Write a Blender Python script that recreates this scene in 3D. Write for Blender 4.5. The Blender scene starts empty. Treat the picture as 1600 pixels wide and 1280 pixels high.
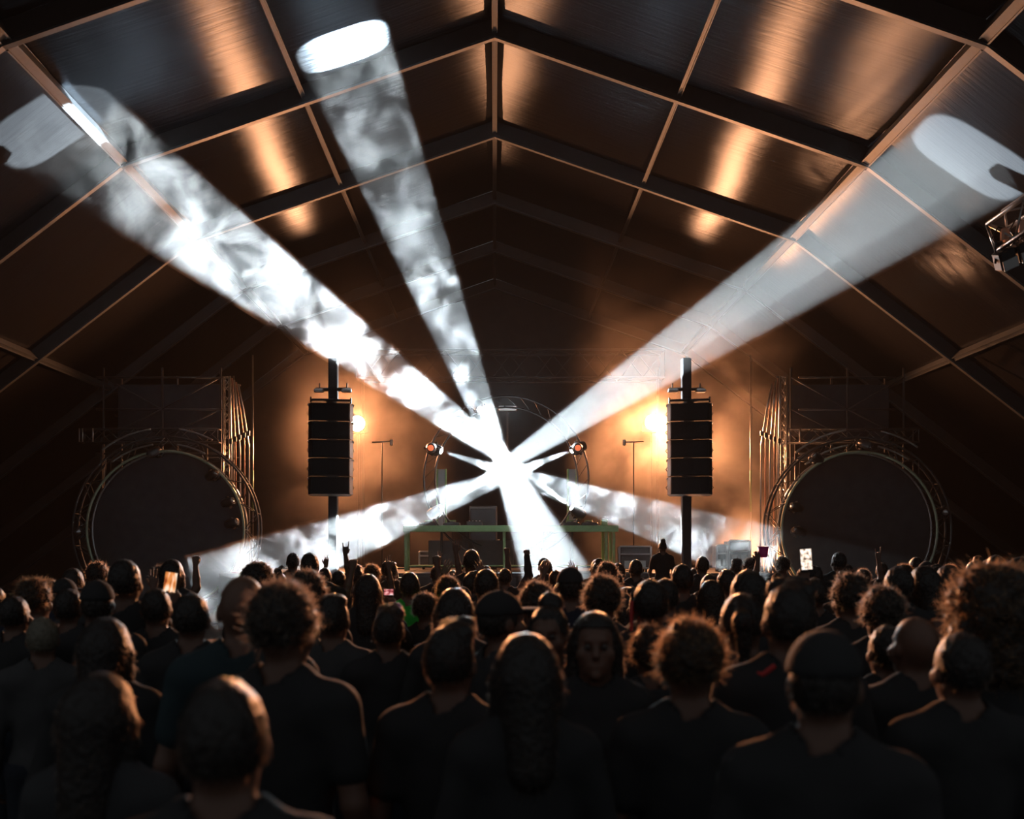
import bpy, math, random
import numpy as np
from mathutils import Vector, Matrix
random.seed(7)
RNG = np.random.default_rng(7)
SC = bpy.context.scene
COL = SC.collection
R = math.radians

# ------------------------------------------------------------------ camera
F, CX, CY, CAMZ = 1520.0, 773.0, 858.0, 1.85
cam_d = bpy.data.cameras.new('camera'); cam = bpy.data.objects.new('camera', cam_d); COL.objects.link(cam)
cam.location = (0, 0, CAMZ); cam.rotation_euler = (R(90), 0, 0)
cam_d.sensor_fit = 'HORIZONTAL'; cam_d.sensor_width = 36.0; cam_d.lens = 36.0 * F / 1600
cam_d.shift_x = (800 - CX) / 1600; cam_d.shift_y = (CY - 640) / 1600
cam_d.clip_start = 0.05; cam_d.clip_end = 200
cam_d.dof.use_dof = True; cam_d.dof.focus_distance = 20.0; cam_d.dof.aperture_fstop = 2.2
SC.camera = cam

def P(px, py, y):
    """pixel of the photograph at depth y -> point in the hall"""
    return Vector(((px - CX) * y / F, y, CAMZ + (CY - py) * y / F))

# ------------------------------------------------------------------ world, exposure, light
w = bpy.data.worlds.new('night'); SC.world = w; w.use_nodes = True
w.node_tree.nodes['Background'].inputs[0].default_value = (0.93, 0.97, 1.0, 1)
w.node_tree.nodes['Background'].inputs[1].default_value = 0.10
SC.view_settings.view_transform = 'Standard'; SC.view_settings.look = 'None'
SC.view_settings.exposure = 0.0; SC.view_settings.gamma = 1.0; SC.view_settings.use_curve_mapping = False
cy = SC.cycles
cy.max_bounces = 4; cy.diffuse_bounces = 2; cy.glossy_bounces = 2; cy.transmission_bounces = 2
cy.volume_bounces = 0; cy.transparent_max_bounces = 64; cy.caustics_reflective = False; cy.caustics_refractive = False
cy.use_denoising = True; cy.volume_step_rate = 1.0; cy.volume_max_steps = 256
cy.use_adaptive_sampling = True; cy.adaptive_threshold = 0.025; cy.sample_clamp_indirect = 4.0

BEAM_ANGLE = R(9.6)
BEAM_W = 300000.0      # each moving head
AMBER_W = 1700.0      # each amber flood
WHITE = (0.80, 0.94, 1.0)
AMBER = (1.0, 0.38, 0.155)

def spot(name, loc, d, watts, color, angle, blend=0.1, size=0.04):
    l = bpy.data.lights.new(name, 'SPOT'); l.energy = watts; l.color = color
    l.spot_size = angle; l.spot_blend = blend; l.shadow_soft_size = size
    o = bpy.data.objects.new(name, l); COL.objects.link(o); o.location = loc
    o.rotation_euler = Vector(d).to_track_quat('-Z', 'Y').to_euler()
    return o

def gobo(o, d):
    """the heads' rounded oblong gobo: wide across the hall, narrow along it"""
    ex = Vector(d).cross(Vector((0, 1, 0))).normalized(); ey = Vector(d).cross(ex).normalized()
    l = o.data; l.use_nodes = True; N, L = l.node_tree.nodes, l.node_tree.links; em = N['Emission']
    g = N.new('ShaderNodeNewGeometry')
    def dot(v):
        n = N.new('ShaderNodeVectorMath'); n.operation = 'DOT_PRODUCT'; n.inputs[1].default_value = v; L.new(g.outputs['Incoming'], n.inputs[0]); return n.outputs['Value']
    def math_(op, a, b):
        n = N.new('ShaderNodeMath'); n.operation = op
        for k, q in enumerate((a, b)):
            if isinstance(q, (int, float)): n.inputs[k].default_value = q
            else: L.new(q, n.inputs[k])
        return n.outputs[0]
    t = math.tan(BEAM_ANGLE / 2); w_ = dot(d); tot = None
    for ax, half in ((ex, t), (ey, t * .72)):
        q = math_('POWER', math_('ABSOLUTE', math_('DIVIDE', math_('DIVIDE', dot(ax), w_), half), 0), 3.5)
        tot = q if tot is None else math_('ADD', tot, q)
    mr = N.new('ShaderNodeMapRange'); mr.interpolation_type = 'SMOOTHSTEP'
    for k, v in (('From Min', .75), ('From Max', 1.1), ('To Min', 1.0), ('To Max', 0.0)): mr.inputs[k].default_value = v
    L.new(tot, mr.inputs['Value']); L.new(mr.outputs[0], em.inputs['Strength'])

# the six moving heads on the booth ring: (source pixel, source depth, target point)
YS = 24.0
def on_roof(px, py):
    t = (py - CY) / F, (px - CX) / F
    for sk in (13.2, ):
        x = abs(t[1]); y1 = (13.2 - CAMZ) / (-t[0] + .348 * x)
        y2 = (16.58 - CAMZ) / (-t[0] + .77 * x)
        y = min(y1, y2)
    return P(px, py, y)
HEADS = [
    # source px, target point, smoke density, smoke contrast, smoke scale, seed
    ((893, 793), on_roof(80, 190), 'left'),
    ((690, 793), on_roof(1520, 243), 'right'),
    ((833, 850), on_roof(535, 68), 'top'),
    ((893, 704), P(330, 923, 20.0), 'low_left'),
    ((690, 705), P(1190, 868, 21.0), 'low_right'),
    ((750, 640), P(868, 900, 18.0), 'low_middle'),
]
HEAD_POS = []
for (px, py), tgt, key in HEADS:
    s = P(px, py, YS); d = (tgt - s).normalized()
    HEAD_POS.append((s, d, tgt, key))
    gobo(spot('beam_light', s + d * 0.05, d, BEAM_W, WHITE, BEAM_ANGLE * 1.12, 0.05, 0.03), d)

# amber floods behind and beside the speaker towers: (position, direction, power)
AMBERS = [
    (P(1020, 660, 29.9), (0.05, -1, 0.02), 3.0),
    (P(558, 662, 29.9), (0.0, -1, 0.02), 2.8),
    (P(1150, 902, 26.5), (0.1, -0.85, 0.5), 2.4),
    (P(440, 905, 27.0), (0.1, -0.85, 0.5), 0.4),
    (P(625, 905, 26.5), (0.0, -0.85, 0.5), 0.3),
]
spot('crowd_rim_light', P(793, 638, 27.4), (0, -1, -.2), 4000.0, WHITE, R(72), .5, .12)  # wash added at the light bar to rim the crowd from behind
for p, d, k in AMBERS:
    d = Vector(d).normalized()
    spot('amber_light', p + d * 0.06, d, AMBER_W * k, AMBER, R(165 if p.z > 3 else 84), 0.4, 0.13)
    if p.z > 3: spot('amber_rim_light', p + d * 0.07, (-.06 if p.x > 0 else .06, -1, -.2), 17000.0, AMBER, R(46), 0.5, 0.2)   # extra spot added at the flood to rim the crowd's heads

# ------------------------------------------------------------------ materials
def nt(m):
    m.use_nodes = True
    return m.node_tree, m.node_tree.nodes, m.node_tree.links

def mat(name, color, rough=0.5, metal=0.0, var=0.15, scale=8.0, bump=0.0, spec=0.5, emit=None, estr=0.0, coat=0.0):
    m = bpy.data.materials.new(name); t, N, L = nt(m)
    b = N['Principled BSDF']
    b.inputs['Roughness'].default_value = rough; b.inputs['Metallic'].default_value = metal
    b.inputs['Specular IOR Level'].default_value = spec
    if coat: b.inputs['Coat Weight'].default_value = coat
    tc = N.new('ShaderNodeTexCoord'); n = N.new('ShaderNodeTexNoise'); n.inputs['Scale'].default_value = scale; n.inputs['Detail'].default_value = 3
    L.new(tc.outputs['Object'], n.inputs['Vector'])
    mx = N.new('ShaderNodeMix'); mx.data_type = 'RGBA'
    mx.inputs[6].default_value = tuple(c * (1 - var) for c in color) + (1,)
    mx.inputs[7].default_value = tuple(min(1, c * (1 + var)) for c in color) + (1,)
    L.new(n.outputs['Fac'], mx.inputs[0]); L.new(mx.outputs[2], b.inputs['Base Color'])
    if bump:
        bp = N.new('ShaderNodeBump'); bp.inputs['Strength'].default_value = bump; bp.inputs['Distance'].default_value = 0.02
        L.new(n.outputs['Fac'], bp.inputs['Height']); L.new(bp.outputs[0], b.inputs['Normal'])
    if emit:
        b.inputs['Emission Color'].default_value = tuple(emit) + (1,); b.inputs['Emission Strength'].default_value = estr
    return m

def roof_mat(name, color, metal, rough, aniso, ripple):
    """dark coated membrane: a dull base under a brushed gloss that spreads highlights along the hall"""
    m = bpy.data.materials.new(name); t, N, L = nt(m); N.remove(N['Principled BSDF']); out = N['Material Output']
    df = N.new('ShaderNodeBsdfDiffuse'); gl = N.new('ShaderNodeBsdfAnisotropic'); gl.distribution = 'BECKMANN'
    gl.inputs['Roughness'].default_value = rough; gl.inputs['Anisotropy'].default_value = aniso
    tc = N.new('ShaderNodeTexCoord')
    mp = N.new('ShaderNodeMapping'); mp.inputs['Scale'].default_value = (0.35, 7.0, 0.35)
    L.new(tc.outputs['Object'], mp.inputs['Vector'])
    n = N.new('ShaderNodeTexNoise'); n.inputs['Scale'].default_value = 1.4; n.inputs['Detail'].default_value = 5; n.inputs['Roughness'].default_value = 0.6
    L.new(mp.outputs[0], n.inputs['Vector'])
    bp = N.new('ShaderNodeBump'); bp.inputs['Strength'].default_value = ripple; bp.inputs['Distance'].default_value = 0.06
    L.new(n.outputs['Fac'], bp.inputs['Height'])
    cr = N.new('ShaderNodeMix'); cr.data_type = 'RGBA'
    cr.inputs[6].default_value = tuple(c * .75 for c in color) + (1,); cr.inputs[7].default_value = tuple(c * 1.2 for c in color) + (1,)
    L.new(n.outputs['Fac'], cr.inputs[0]); L.new(cr.outputs[2], df.inputs['Color'])
    gl.inputs['Color'].default_value = (.50, .58, .68, 1)
    tg = N.new('ShaderNodeCombineXYZ'); tg.inputs[1].default_value = 1.0
    L.new(tg.outputs[0], gl.inputs['Tangent']); gl.inputs['Rotation'].default_value = ROT
    mx = N.new('ShaderNodeMixShader'); mx.inputs[0].default_value = metal
    for sh in (df, gl): L.new(bp.outputs[0], sh.inputs['Normal'])
    L.new(df.outputs[0], mx.inputs[1]); L.new(gl.outputs[0], mx.inputs[2]); L.new(mx.outputs[0], out.inputs['Surface'])
    return m
ROT = 0.25

M = {}
M['roof'] = roof_mat('roof_membrane', (0.007, 0.007, 0.0075), 0.10, 0.36, 0.65, 0.3)
M['wallskin'] = roof_mat('side_membrane', (0.013, 0.013, 0.014), 0.08, 0.36, 0.65, 0.35)
M['gable'] = mat('dark_drape', (0.035, 0.03, 0.03), 0.8, var=.3, scale=2)
M['alu'] = mat('aluminium', (0.125, 0.14, 0.155), 0.55, 0.7, var=.12, scale=14)
M['aludark'] = mat('dark_anodised_aluminium', (0.04, 0.04, 0.041), 0.6, 0.0, var=.2, scale=6)
M['truss'] = mat('truss_aluminium', (0.45, 0.45, 0.45), 0.35, 1.0, var=.15, scale=20)
M['black'] = mat('black_steel', (0.02, 0.02, 0.022), 0.45, 0.2, var=.25, scale=20)
M['grille'] = mat('black_speaker_grille', (0.012, 0.012, 0.014), 0.6, 0.3, var=.4, scale=90, bump=.4)
M['cloth'] = mat('black_molton', (0.04, 0.04, 0.044), 0.95, var=.3, scale=4, bump=.2)
M['floor'] = mat('dark_floor', (0.03, 0.028, 0.026), 0.8, var=.4, scale=1.3)
M['deck'] = mat('stage_deck', (0.03, 0.03, 0.032), 0.6, var=.3, scale=3)
M['green'] = mat('green_lit_steel', (0.28, 0.44, 0.2), 0.4, 0.0, var=.2, scale=9)  # green light on the booth frame put into the base colour
M['case'] = mat('flight_case_laminate', (0.06, 0.05, 0.048), 0.5, var=.25, scale=12)
M['edge'] = mat('case_edge_aluminium', (0.55, 0.55, 0.55), 0.35, 1.0, var=.1)
M['paper'] = mat('white_paper_label', (0.7, 0.7, 0.68), 0.7, var=.1, scale=40)
M['lens'] = mat('lit_white_lens', (0.9, 0.9, 0.9), 0.2, emit=(0.9, 0.97, 1.0), estr=12.0)
M['amberlens'] = mat('lit_amber_lens', (0.9, 0.6, 0.4), 0.2, emit=(1.0, 0.72, 0.45), estr=30.0)
M['redlens'] = mat('dim_red_lens', (0.5, 0.1, 0.04), 0.25, emit=(1.0, 0.22, 0.09), estr=0.8)
M['glasslens'] = mat('unlit_lens', (0.5, 0.5, 0.52), 0.08, 0.9, var=.05)
M['whitestrip'] = mat('lit_strip', (0.8, 0.8, 0.8), 0.4, emit=(0.8, 0.85, 0.9), estr=0.35)
M['phone'] = mat('black_phone', (0.02, 0.02, 0.022), 0.25)
M['cup'] = mat('pink_plastic', (0.8, 0.05, 0.3), 0.35, emit=None)
M['red'] = mat('red_ribbon', (0.6, 0.04, 0.04), 0.6)
M['print'] = mat('white_print', (0.75, 0.75, 0.75), 0.6, var=.05)
M['copper'] = mat('copper_clamp', (0.6, 0.35, 0.25), 0.4, 0.8)

def screen_mat(name, cols, estr, sx, sy, seed):
    m = bpy.data.materials.new(name); t, N, L = nt(m); b = N['Principled BSDF']
    b.inputs['Base Color'].default_value = (0.01, 0.01, 0.01, 1); b.inputs['Roughness'].default_value = 0.2
    tc = N.new('ShaderNodeTexCoord'); mp = N.new('ShaderNodeMapping'); mp.inputs['Scale'].default_value = (sx, 1, sy); mp.inputs['Location'].default_value = (seed, 0, seed)
    n = N.new('ShaderNodeTexNoise'); n.inputs['Scale'].default_value = 1.0; n.inputs['Detail'].default_value = 1
    r = N.new('ShaderNodeValToRGB')
    e = r.color_ramp.elements
    e[0].position = .35; e[0].color = cols[0] + (1,); e[1].position = .68; e[1].color = cols[2] + (1,)
    x = e.new(.52); x.color = cols[1] + (1,)
    L.new(tc.outputs['Object'], mp.inputs[0]); L.new(mp.outputs[0], n.inputs[0]); L.new(n.outputs['Fac'], r.inputs[0])
    L.new(r.outputs[0], b.inputs['Emission Color']); b.inputs['Emission Strength'].default_value = estr
    return m
M['screen_orange'] = screen_mat('phone_screen_amber', [(0.25, 0.04, 0.01), (0.85, 0.3, 0.08), (1, 0.8, 0.6)], 1.1, 45, 12, 3.1)
M['screen_white'] = screen_mat('phone_screen_bright', [(0.05, 0.03, 0.02), (0.9, 0.7, 0.55), (1, 1, 1)], 1.5, 40, 40, 8.2)
M['screen_pink'] = screen_mat('phone_screen_pink', [(0.2, 0.02, 0.03), (0.8, 0.25, 0.25), (1, 0.8, 0.8)], 1.0, 40, 40, 1.2)

def hair_mat(name, color, glow):
    """hair mass, and the loose locks at its edge that let light through from behind"""
    M[name] = mat(name, color, 0.42, 0.0, var=.3, scale=60, bump=.5, spec=0.5)
    m = M[name + '_locks'] = mat(name + '_locks', color, 0.35, 0.0, var=.3, scale=60, spec=0.6); t, N, L = nt(m); b = N['Principled BSDF']
    tr = N.new('ShaderNodeBsdfTranslucent'); tr.inputs['Color'].default_value = tuple(glow) + (1,)
    mx = N.new('ShaderNodeMixShader'); mx.inputs[0].default_value = .6
    L.new(b.outputs[0], mx.inputs[1]); L.new(tr.outputs[0], mx.inputs[2]); L.new(mx.outputs[0], N['Material Output'].inputs['Surface'])
hair_mat('hair_black', (0.018, 0.015, 0.014), (.7, .56, .46))
hair_mat('hair_brown', (0.03, 0.02, 0.015), (.8, .55, .35))
hair_mat('hair_fair', (0.16, 0.145, 0.11), (.85, .8, .7))
M['skin'] = mat('skin', (0.16, 0.085, 0.06), 0.5, var=.12, scale=18)
M['skin_dark'] = mat('dark_skin', (0.07, 0.036, 0.025), 0.45, var=.12, scale=18)
M['eye'] = mat('eye_dark', (0.06, 0.05, 0.045), 0.35)
for k, c in dict(black=(.026, .026, .028), charcoal=(.04, .041, .045), navy=(.016, .02, .04), grey=(.06, .06, .063), teal=(.02, .04, .048),
                 brown=(.05, .035, .028), white=(.3, .3, .3), green=(.02, .5, .05), maroon=(.07, .015, .02), red=(.3, .03, .03)).items():
    M['shirt_' + k] = mat(k + '_cotton', c, 0.85, var=.2, scale=14, bump=.25)
M['denim'] = mat('dark_denim', (0.02, 0.024, 0.035), 0.9, var=.3, scale=30)

# ------------------------------------------------------------------ mesh helpers
class MB:
    def __init__(s): s.v = []; s.f = []
    def add(s, vs, fs):
        o = len(s.v); s.v += [tuple(v) for v in vs]; s.f += [tuple(i + o for i in f) for f in fs]; return s
    def box(s, c, size, mtx=None):
        x, y, z = (k / 2 for k in size); c = Vector(c)
        vs = [Vector((i, j, k)) for i in (-x, x) for j in (-y, y) for k in (-z, z)]
        if mtx is not None: vs = [mtx @ v for v in vs]
        return s.add([v + c for v in vs], [(0, 1, 3, 2), (4, 6, 7, 5), (0, 4, 5, 1), (2, 3, 7, 6), (0, 2, 6, 4), (1, 5, 7, 3)])
    def bevbox(s, c, size, b=0.02, mtx=None):
        x, y, z = (k / 2 for k in size); c = Vector(c); b = min(b, x * .9, y * .9, z * .9)
        ring = []
        for zz, ins in ((-z, b), (-z + b, 0), (z - b, 0), (z, b)):
            X, Y = x - ins, y - ins
            ring.append([Vector(p + (zz,)) for p in ((-X + b, -Y), (X - b, -Y), (X, -Y + b), (X, Y - b), (X - b, Y), (-X + b, Y), (-X, Y - b), (-X, -Y + b))])
        vs = [v for r in ring for v in r]
        if mtx is not None: vs = [mtx @ v for v in vs]
        fs = [tuple(range(7, -1, -1)), tuple(range(24, 32))]
        for k in range(3):
            for i in range(8): fs.append((k * 8 + i, k * 8 + (i + 1) % 8, k * 8 + 8 + (i + 1) % 8, k * 8 + 8 + i))
        return s.add([v + c for v in vs], fs)
    def tube(s, pts, r, n=8, closed=False, r2=None):
        pts = [Vector(p) for p in pts]; k = len(pts); vs = []; fs = []; prev = None
        for i, p in enumerate(pts):
            if closed: t = (pts[(i + 1) % k] - pts[i - 1])
            else: t = pts[min(i + 1, k - 1)] - pts[max(i - 1, 0)]
            t = t.normalized()
            if prev is None: a = t.orthogonal().normalized()
            else:
                a = prev - t * prev.dot(t)
                a = a.normalized() if a.length > 1e-6 else t.orthogonal().normalized()
            prev = a; bb = t.cross(a)
            rr = r if r2 is None else r + (r2 - r) * i / max(1, k - 1)
            for j in range(n):
                q = 2 * math.pi * j / n; vs.append(p + (a * math.cos(q) + bb * math.sin(q)) * rr)
        for i in range(k if closed else k - 1):
            for j in range(n):
                a0 = i * n + j; a1 = i * n + (j + 1) % n; i2 = (i + 1) % k
                fs.append((a0, a1, i2 * n + (j + 1) % n, i2 * n + j))
        if not closed: fs += [tuple(range(n - 1, -1, -1)), tuple(range((k - 1) * n, k * n))]
        return s.add(vs, fs)
    def lathe(s, o, d, prof, n=16):
        """prof: list of (distance along d, radius)"""
        o = Vector(o); d = Vector(d).normalized(); a = d.orthogonal().normalized(); b = d.cross(a); vs = []; fs = []
        for h, r in prof:
            for j in range(n):
                q = 2 * math.pi * j / n; vs.append(o + d * h + (a * math.cos(q) + b * math.sin(q)) * max(r, 1e-4))
        for i in range(len(prof) - 1):
            for j in range(n):
                fs.append((i * n + j, i * n + (j + 1) % n, (i + 1) * n + (j + 1) % n, (i + 1) * n + j))
        fs += [tuple(range(n - 1, -1, -1)), tuple(range((len(prof) - 1) * n, len(prof) * n))]
        return s.add(vs, fs)
    def prism(s, poly, y0, y1):
        """polygon in x,z extruded along y"""
        n = len(poly); vs = [(x, y0, z) for x, z in poly] + [(x, y1, z) for x, z in poly]
        fs = [tuple(range(n)), tuple(range(2 * n - 1, n - 1, -1))] + [((i + 1) % n, i, n + i, n + (i + 1) % n) for i in range(n)]
        return s.add(vs, fs)
    def mesh(s, name, m=None, smooth=False, origin=None):
        me = bpy.data.meshes.new(name)
        vs = s.v if origin is None else [tuple(Vector(v) - Vector(origin)) for v in s.v]
        me.from_pydata(vs, [], s.f); me.update()
        if smooth: me.polygons.foreach_set('use_smooth', [True] * len(me.polygons))
        if m is not None: me.materials.append(m)
        return me

def link(name, me, parent=None, loc=(0, 0, 0)):
    o = bpy.data.objects.new(name, me); COL.objects.link(o); o.location = loc
    if parent is not None: o.parent = parent
    return o

def tag(o, label=None, cat=None, group=None, kind=None):
    if label: o['label'] = label
    if cat: o['category'] = cat
    if group: o['group'] = group
    if kind: o['kind'] = kind
    return o

def thing(name, loc, label, cat, group=None, kind=None):
    o = bpy.data.objects.new(name, None); COL.objects.link(o); o.location = loc; o.empty_display_size = .2
    return tag(o, label, cat, group, kind)

def part(name, mb, m, root, smooth=False, label=None):
    """mb is in world space; the part hangs under root"""
    base = Vector((0, 0, 0)); r = root
    while r is not None: base += r.location; r = r.parent
    o = link(name, mb.mesh(name, m, smooth, base), root)
    if label: o['label'] = label
    return o

def copy_tree(o, parent=None):
    c = o.copy(); COL.objects.link(c)
    if parent is not None: c.parent = parent
    for ch in [k for k in bpy.data.objects if k.parent == o]: copy_tree(ch, c)
    return c

# ------------------------------------------------------------------ the tent
AX, AZ = 0.0, 12.80            # apex of the beam's underside
KX, KZ = 7.97, 10.03           # knee
FX = KX + KZ / 0.77            # foot
DEP = 0.38                     # beam depth
FRAMES = [5.8 + 5 * i for i in range(8)]      # 5.8 ... 40.8
def under(x):
    x = abs(x)
    return AZ - (AZ - KZ) / KX * x if x < KX else KZ - (x - KX) * .77
def skin(x): return under(x) + DEP + .02

floor_o = link('floor', MB().box((0, 19, -.05), (44, 46, .1)).mesh('floor', M['floor'])); floor_o['kind'] = 'structure'

def skin_panel(x0, x1, y0, y1, sag, nx=8, ny=14):
    vs, fs = [], []
    for i in range(nx + 1):
        u = i / nx; x = x0 + (x1 - x0) * u
        for j in range(ny + 1):
            v = j / ny
            z = skin(x) - sag * math.sin(math.pi * v) * (0.4 + .6 * math.sin(math.pi * u)) + .012 * math.sin(9 * v + 5 * u)
            vs.append((x, y0 + (y1 - y0) * v, z))
    for i in range(nx):
        for j in range(ny):
            a = i * (ny + 1) + j; fs.append((a, a + ny + 1, a + ny + 2, a + 1))
    return MB().add(vs, fs)

ceil = thing('ceiling', (0, 0, 0), 'dark glossy roof membrane of the tent between the aluminium frames', None, kind='structure')
wl = thing('wall_left', (0, 0, 0), 'steep dark membrane side of the tent on the left', None, kind='structure')
wr = thing('wall_right', (0, 0, 0), 'steep dark membrane side of the tent on the right', None, kind='structure')
for k in range(7):
    y0, y1 = FRAMES[k], FRAMES[k + 1]
    part('roof_panel', skin_panel(-KX, 0, y0, y1, .16), M['roof'], ceil, True)
    part('roof_panel', skin_panel(0, KX, y0, y1, .16), M['roof'], ceil, True)
    part('side_panel', skin_panel(-FX - .54, -KX, y0, y1, .12), M['wallskin'], wl, True)
    part('side_panel', skin_panel(KX, FX + .54, y0, y1, .12), M['wallskin'], wr, True)
    for x, wd, ht in ((0, .12, .2), (-4.12, .1, .16), (3.97, .1, .16), (-KX, .2, .26), (KX, .2, .26), (-12.2, .12, .2), (12.2, .12, .2)):
        sl = 0 if x == 0 else math.atan(-(AZ - KZ) / KX) * (1 if x > 0 else -1) if abs(x) <= 4 else math.atan(-.55 if abs(x) < 9 else -.77) * (1 if x > 0 else -1)
        mt = Matrix.Rotation(-sl, 3, 'Y')
        root = ceil if abs(x) <= KX else (wl if x < 0 else wr)
        c = Vector((x, (y0 + y1) / 2 + .05, skin(x) - .02 - ht / 2 - .1))
        pu = part('purlin', MB().box(c, (wd, 4.86, ht), mt), M['alu'] , root)
        mbl = MB()
        for sgn in (-1, 1): mbl.box(c + mt @ Vector((sgn * wd * .42, 0, -ht / 2 - .012)), (wd * .16, 4.86, .03), mt)
        part('purlin_lip', mbl, M['alu'], pu)

gb = MB().prism([(-FX, 0), (-KX, KZ + .3), (0, AZ + .3), (KX, KZ + .3), (FX, 0)], 40.95, 41.05)
wb = link('wall_back', gb.mesh('wall_back', M['gable'])); wb['kind'] = 'structure'

ordn = ['nearest', 'second', 'third', 'fourth', 'fifth', 'sixth', 'seventh', 'farthest']
for k, y in enumerate(FRAMES):
    t = thing('roof_beam', (0, y, 0), ordn[k] + ' aluminium portal frame of the tent counted from the camera' if k else 'aluminium portal frame of the tent nearest the camera, above the photo', None, kind='structure')
    th = .07
    for sg in (-1, 1):
        a, kn, ft = (0, AZ), (sg * KX, KZ), (sg * FX, 0)
        up = lambda p: (p[0], p[1] + DEP)
        r_ = part('rafter', MB().prism([a, kn, up(kn), up(a)], y - th, y + th), M['aludark'], t)
        l_ = part('leg', MB().prism([kn, ft, (ft[0], .01), up(kn)] if False else [kn, ft, (ft[0] + sg * .5, 0), up(kn)], y - th, y + th), M['aludark'], t)
        dn = lambda p: (p[0], p[1] - .045)
        part('flange', MB().prism([dn(a), dn(kn), kn, a], y - .06, y + .06), M['alu'], r_)
        part('flange', MB().prism([dn(kn), (ft[0] - sg * .06, 0), ft, kn], y - .06, y + .06), M['alu'], l_)
        g = MB().prism([(sg * (KX - .45), under(KX - .45) + .05), (sg * KX, KZ - .02), (sg * (KX + .4), under(KX + .4) + .03), (sg * (KX + .1), KZ + .3), (sg * (KX - .4), KZ + .4)], y - th - .015, y + th + .015)
        part('knee_gusset', g, M['aludark'], t)
    part('apex_gusset', MB().prism([(-.4, under(.4) + .03), (0, AZ + .01), (.4, under(.4) + .03), (.4, under(.4) + .33), (0, AZ + .36), (-.4, under(.4) + .33)], y - th - .015, y + th + .015), M['aludark'], t)

# ------------------------------------------------------------------ trusses
def box_truss(a, b, s, root, bays=8, r=.025, up=Vector((0, 0, 1)), m=None):
    a, b = Vector(a), Vector(b); d = (b - a).normalized(); sd = d.cross(up).normalized(); u = sd.cross(d).normalized()
    offs = [sd * (i * s / 2) + u * (j * s / 2) for i, j in ((-1, -1), (1, -1), (1, 1), (-1, 1))]
    m = m or M['truss']
    for o in offs: part('chord', MB().tube([a + o, b + o], r, 8), m, root, True)
    br = MB()
    for q in range(4):
        o1, o2 = offs[q], offs[(q + 1) % 4]
        for i in range(bays):
            p0 = a + (b - a) * (i / bays); p1 = a + (b - a) * ((i + 1) / bays)
            br.tube([p0 + (o1 if i % 2 else o2), p1 + (o2 if i % 2 else o1)], r * .5, 5)
        for e in (a, b): br.tube([e + o1, e + o2], r * .7, 6)
    part('bracing', br, m, root, True)

# ------------------------------------------------------------------ stage
SZ = 1.3
st = thing('stage', (0, 26.2, 0), 'black stage deck carrying the DJ table, behind the crowd', 'stage')
for i in range(6):
    for j in range(4):
        part('deck_panel', MB().bevbox((-5.25 + 2.12 * i, 23.2 + 2.02 * j, SZ - .05), (2.1, 2.0, .1), .01), M['deck'], st)
sk = MB()
for i in range(60):
    x0 = -6.3 + i * 12.72 / 60; x1 = x0 + 12.72 / 60; f0 = 22.17 + .03 * math.sin(i * 1.7); f1 = 22.17 + .03 * math.sin((i + 1) * 1.7)
    sk.add([(x0, f0, 0), (x1, f1, 0), (x1, f1, SZ - .1), (x0, f0, SZ - .1)], [(0, 1, 2, 3)])
part('skirt', sk, M['cloth'], st)
for x in (-6.2, -2, 2.2, 6.3):
    for y in (22.5, 29.8): part('leg', MB().tube([(x, y, 0), (x, y, SZ - .1)], .03, 8), M['truss'], st)

# DJ table
def Pz(px, y, z): return Vector(((px - CX) * y / F, y, z))
YT = 24.3
zt = P(0, 822, YT).z; xl, xr = P(632, 0, YT).x, P(964, 0, YT).x
dj = thing('dj_table', ((xl + xr) / 2, YT, SZ), 'long DJ table on green lit steel frame at the centre of the stage', 'table')
part('table_top', MB().bevbox(((xl + xr) / 2, YT + .35, zt - .06), (xr - xl, .95, .1), .015), M['green'], dj)
part('table_lip', MB().bevbox(((xl + xr) / 2, YT - .14, zt - .07), (xr - xl + .04, .04, .16), .01), M['green'], dj)
for px in (634, 788, 947, 959):
    x = P(px, 0, YT).x
    for dy in (0, .75): part('leg', MB().bevbox((x, YT + dy, (SZ + zt - .1) / 2), (.07, .07, zt - .1 - SZ), .008), M['green'], dj)
part('front_panel', MB().bevbox((P(735, 0, YT).x, YT + .72, SZ + .42), (2.2, .03, .7), .01), M['case'], dj)
part('shelf', MB().bevbox(((xl + xr) / 2, YT + .4, SZ + .12), (xr - xl - .2, .6, .04), .01), M['green'], dj)

def dj_deck(px, label, w=.42, hgt=.1, mixer=False):
    x = P(px, 0, YT).x; y = YT + .3
    t = thing('mixer' if mixer else 'media_player', (x, y, zt), label, 'mixer' if mixer else 'player', None if mixer else 'media players on the DJ table')
    part('body', MB().bevbox((x, y, zt - .01 + hgt / 2), (w, .42, hgt), .015), M['black'], t)
    if mixer:
        for i in range(4):
            part('fader', MB().bevbox((x - .13 + .087 * i, y - .1, zt + hgt), (.02, .04, .03), .004), M['edge'], t)
            part('knob', MB().lathe((x - .13 + .087 * i, y + .1, zt + hgt - .012), (0, 0, 1), [(0, .018), (.03, .015)], 10), M['edge'], t)
    else:
        part('jog_wheel', MB().lathe((x, y - .06, zt + hgt - .012), (0, 0, 1), [(0, .11), (.02, .11), (.028, .1)], 20), M['aludark'], t)
        part('screen', MB().bevbox((x, y + .15, zt + hgt + .02), (.2, .03, .08), .004), M['green'], t)
    return t
dj_deck(668, 'black media player at the left end of the DJ table')
dj_deck(705, 'black media player second from the left on the DJ table')
dj_deck(741, 'black mixer on the DJ table left of the white beam', .4, .13, True)
dj_deck(893, 'black media player with green edge left of the end player on the DJ table')
dj_deck(922, 'black media player second from the right end of the DJ table')
bx = thing('control_box', (P(946, 0, YT).x, YT + .3, zt), 'small green lit box standing on the right end of the DJ table', 'box')
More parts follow.
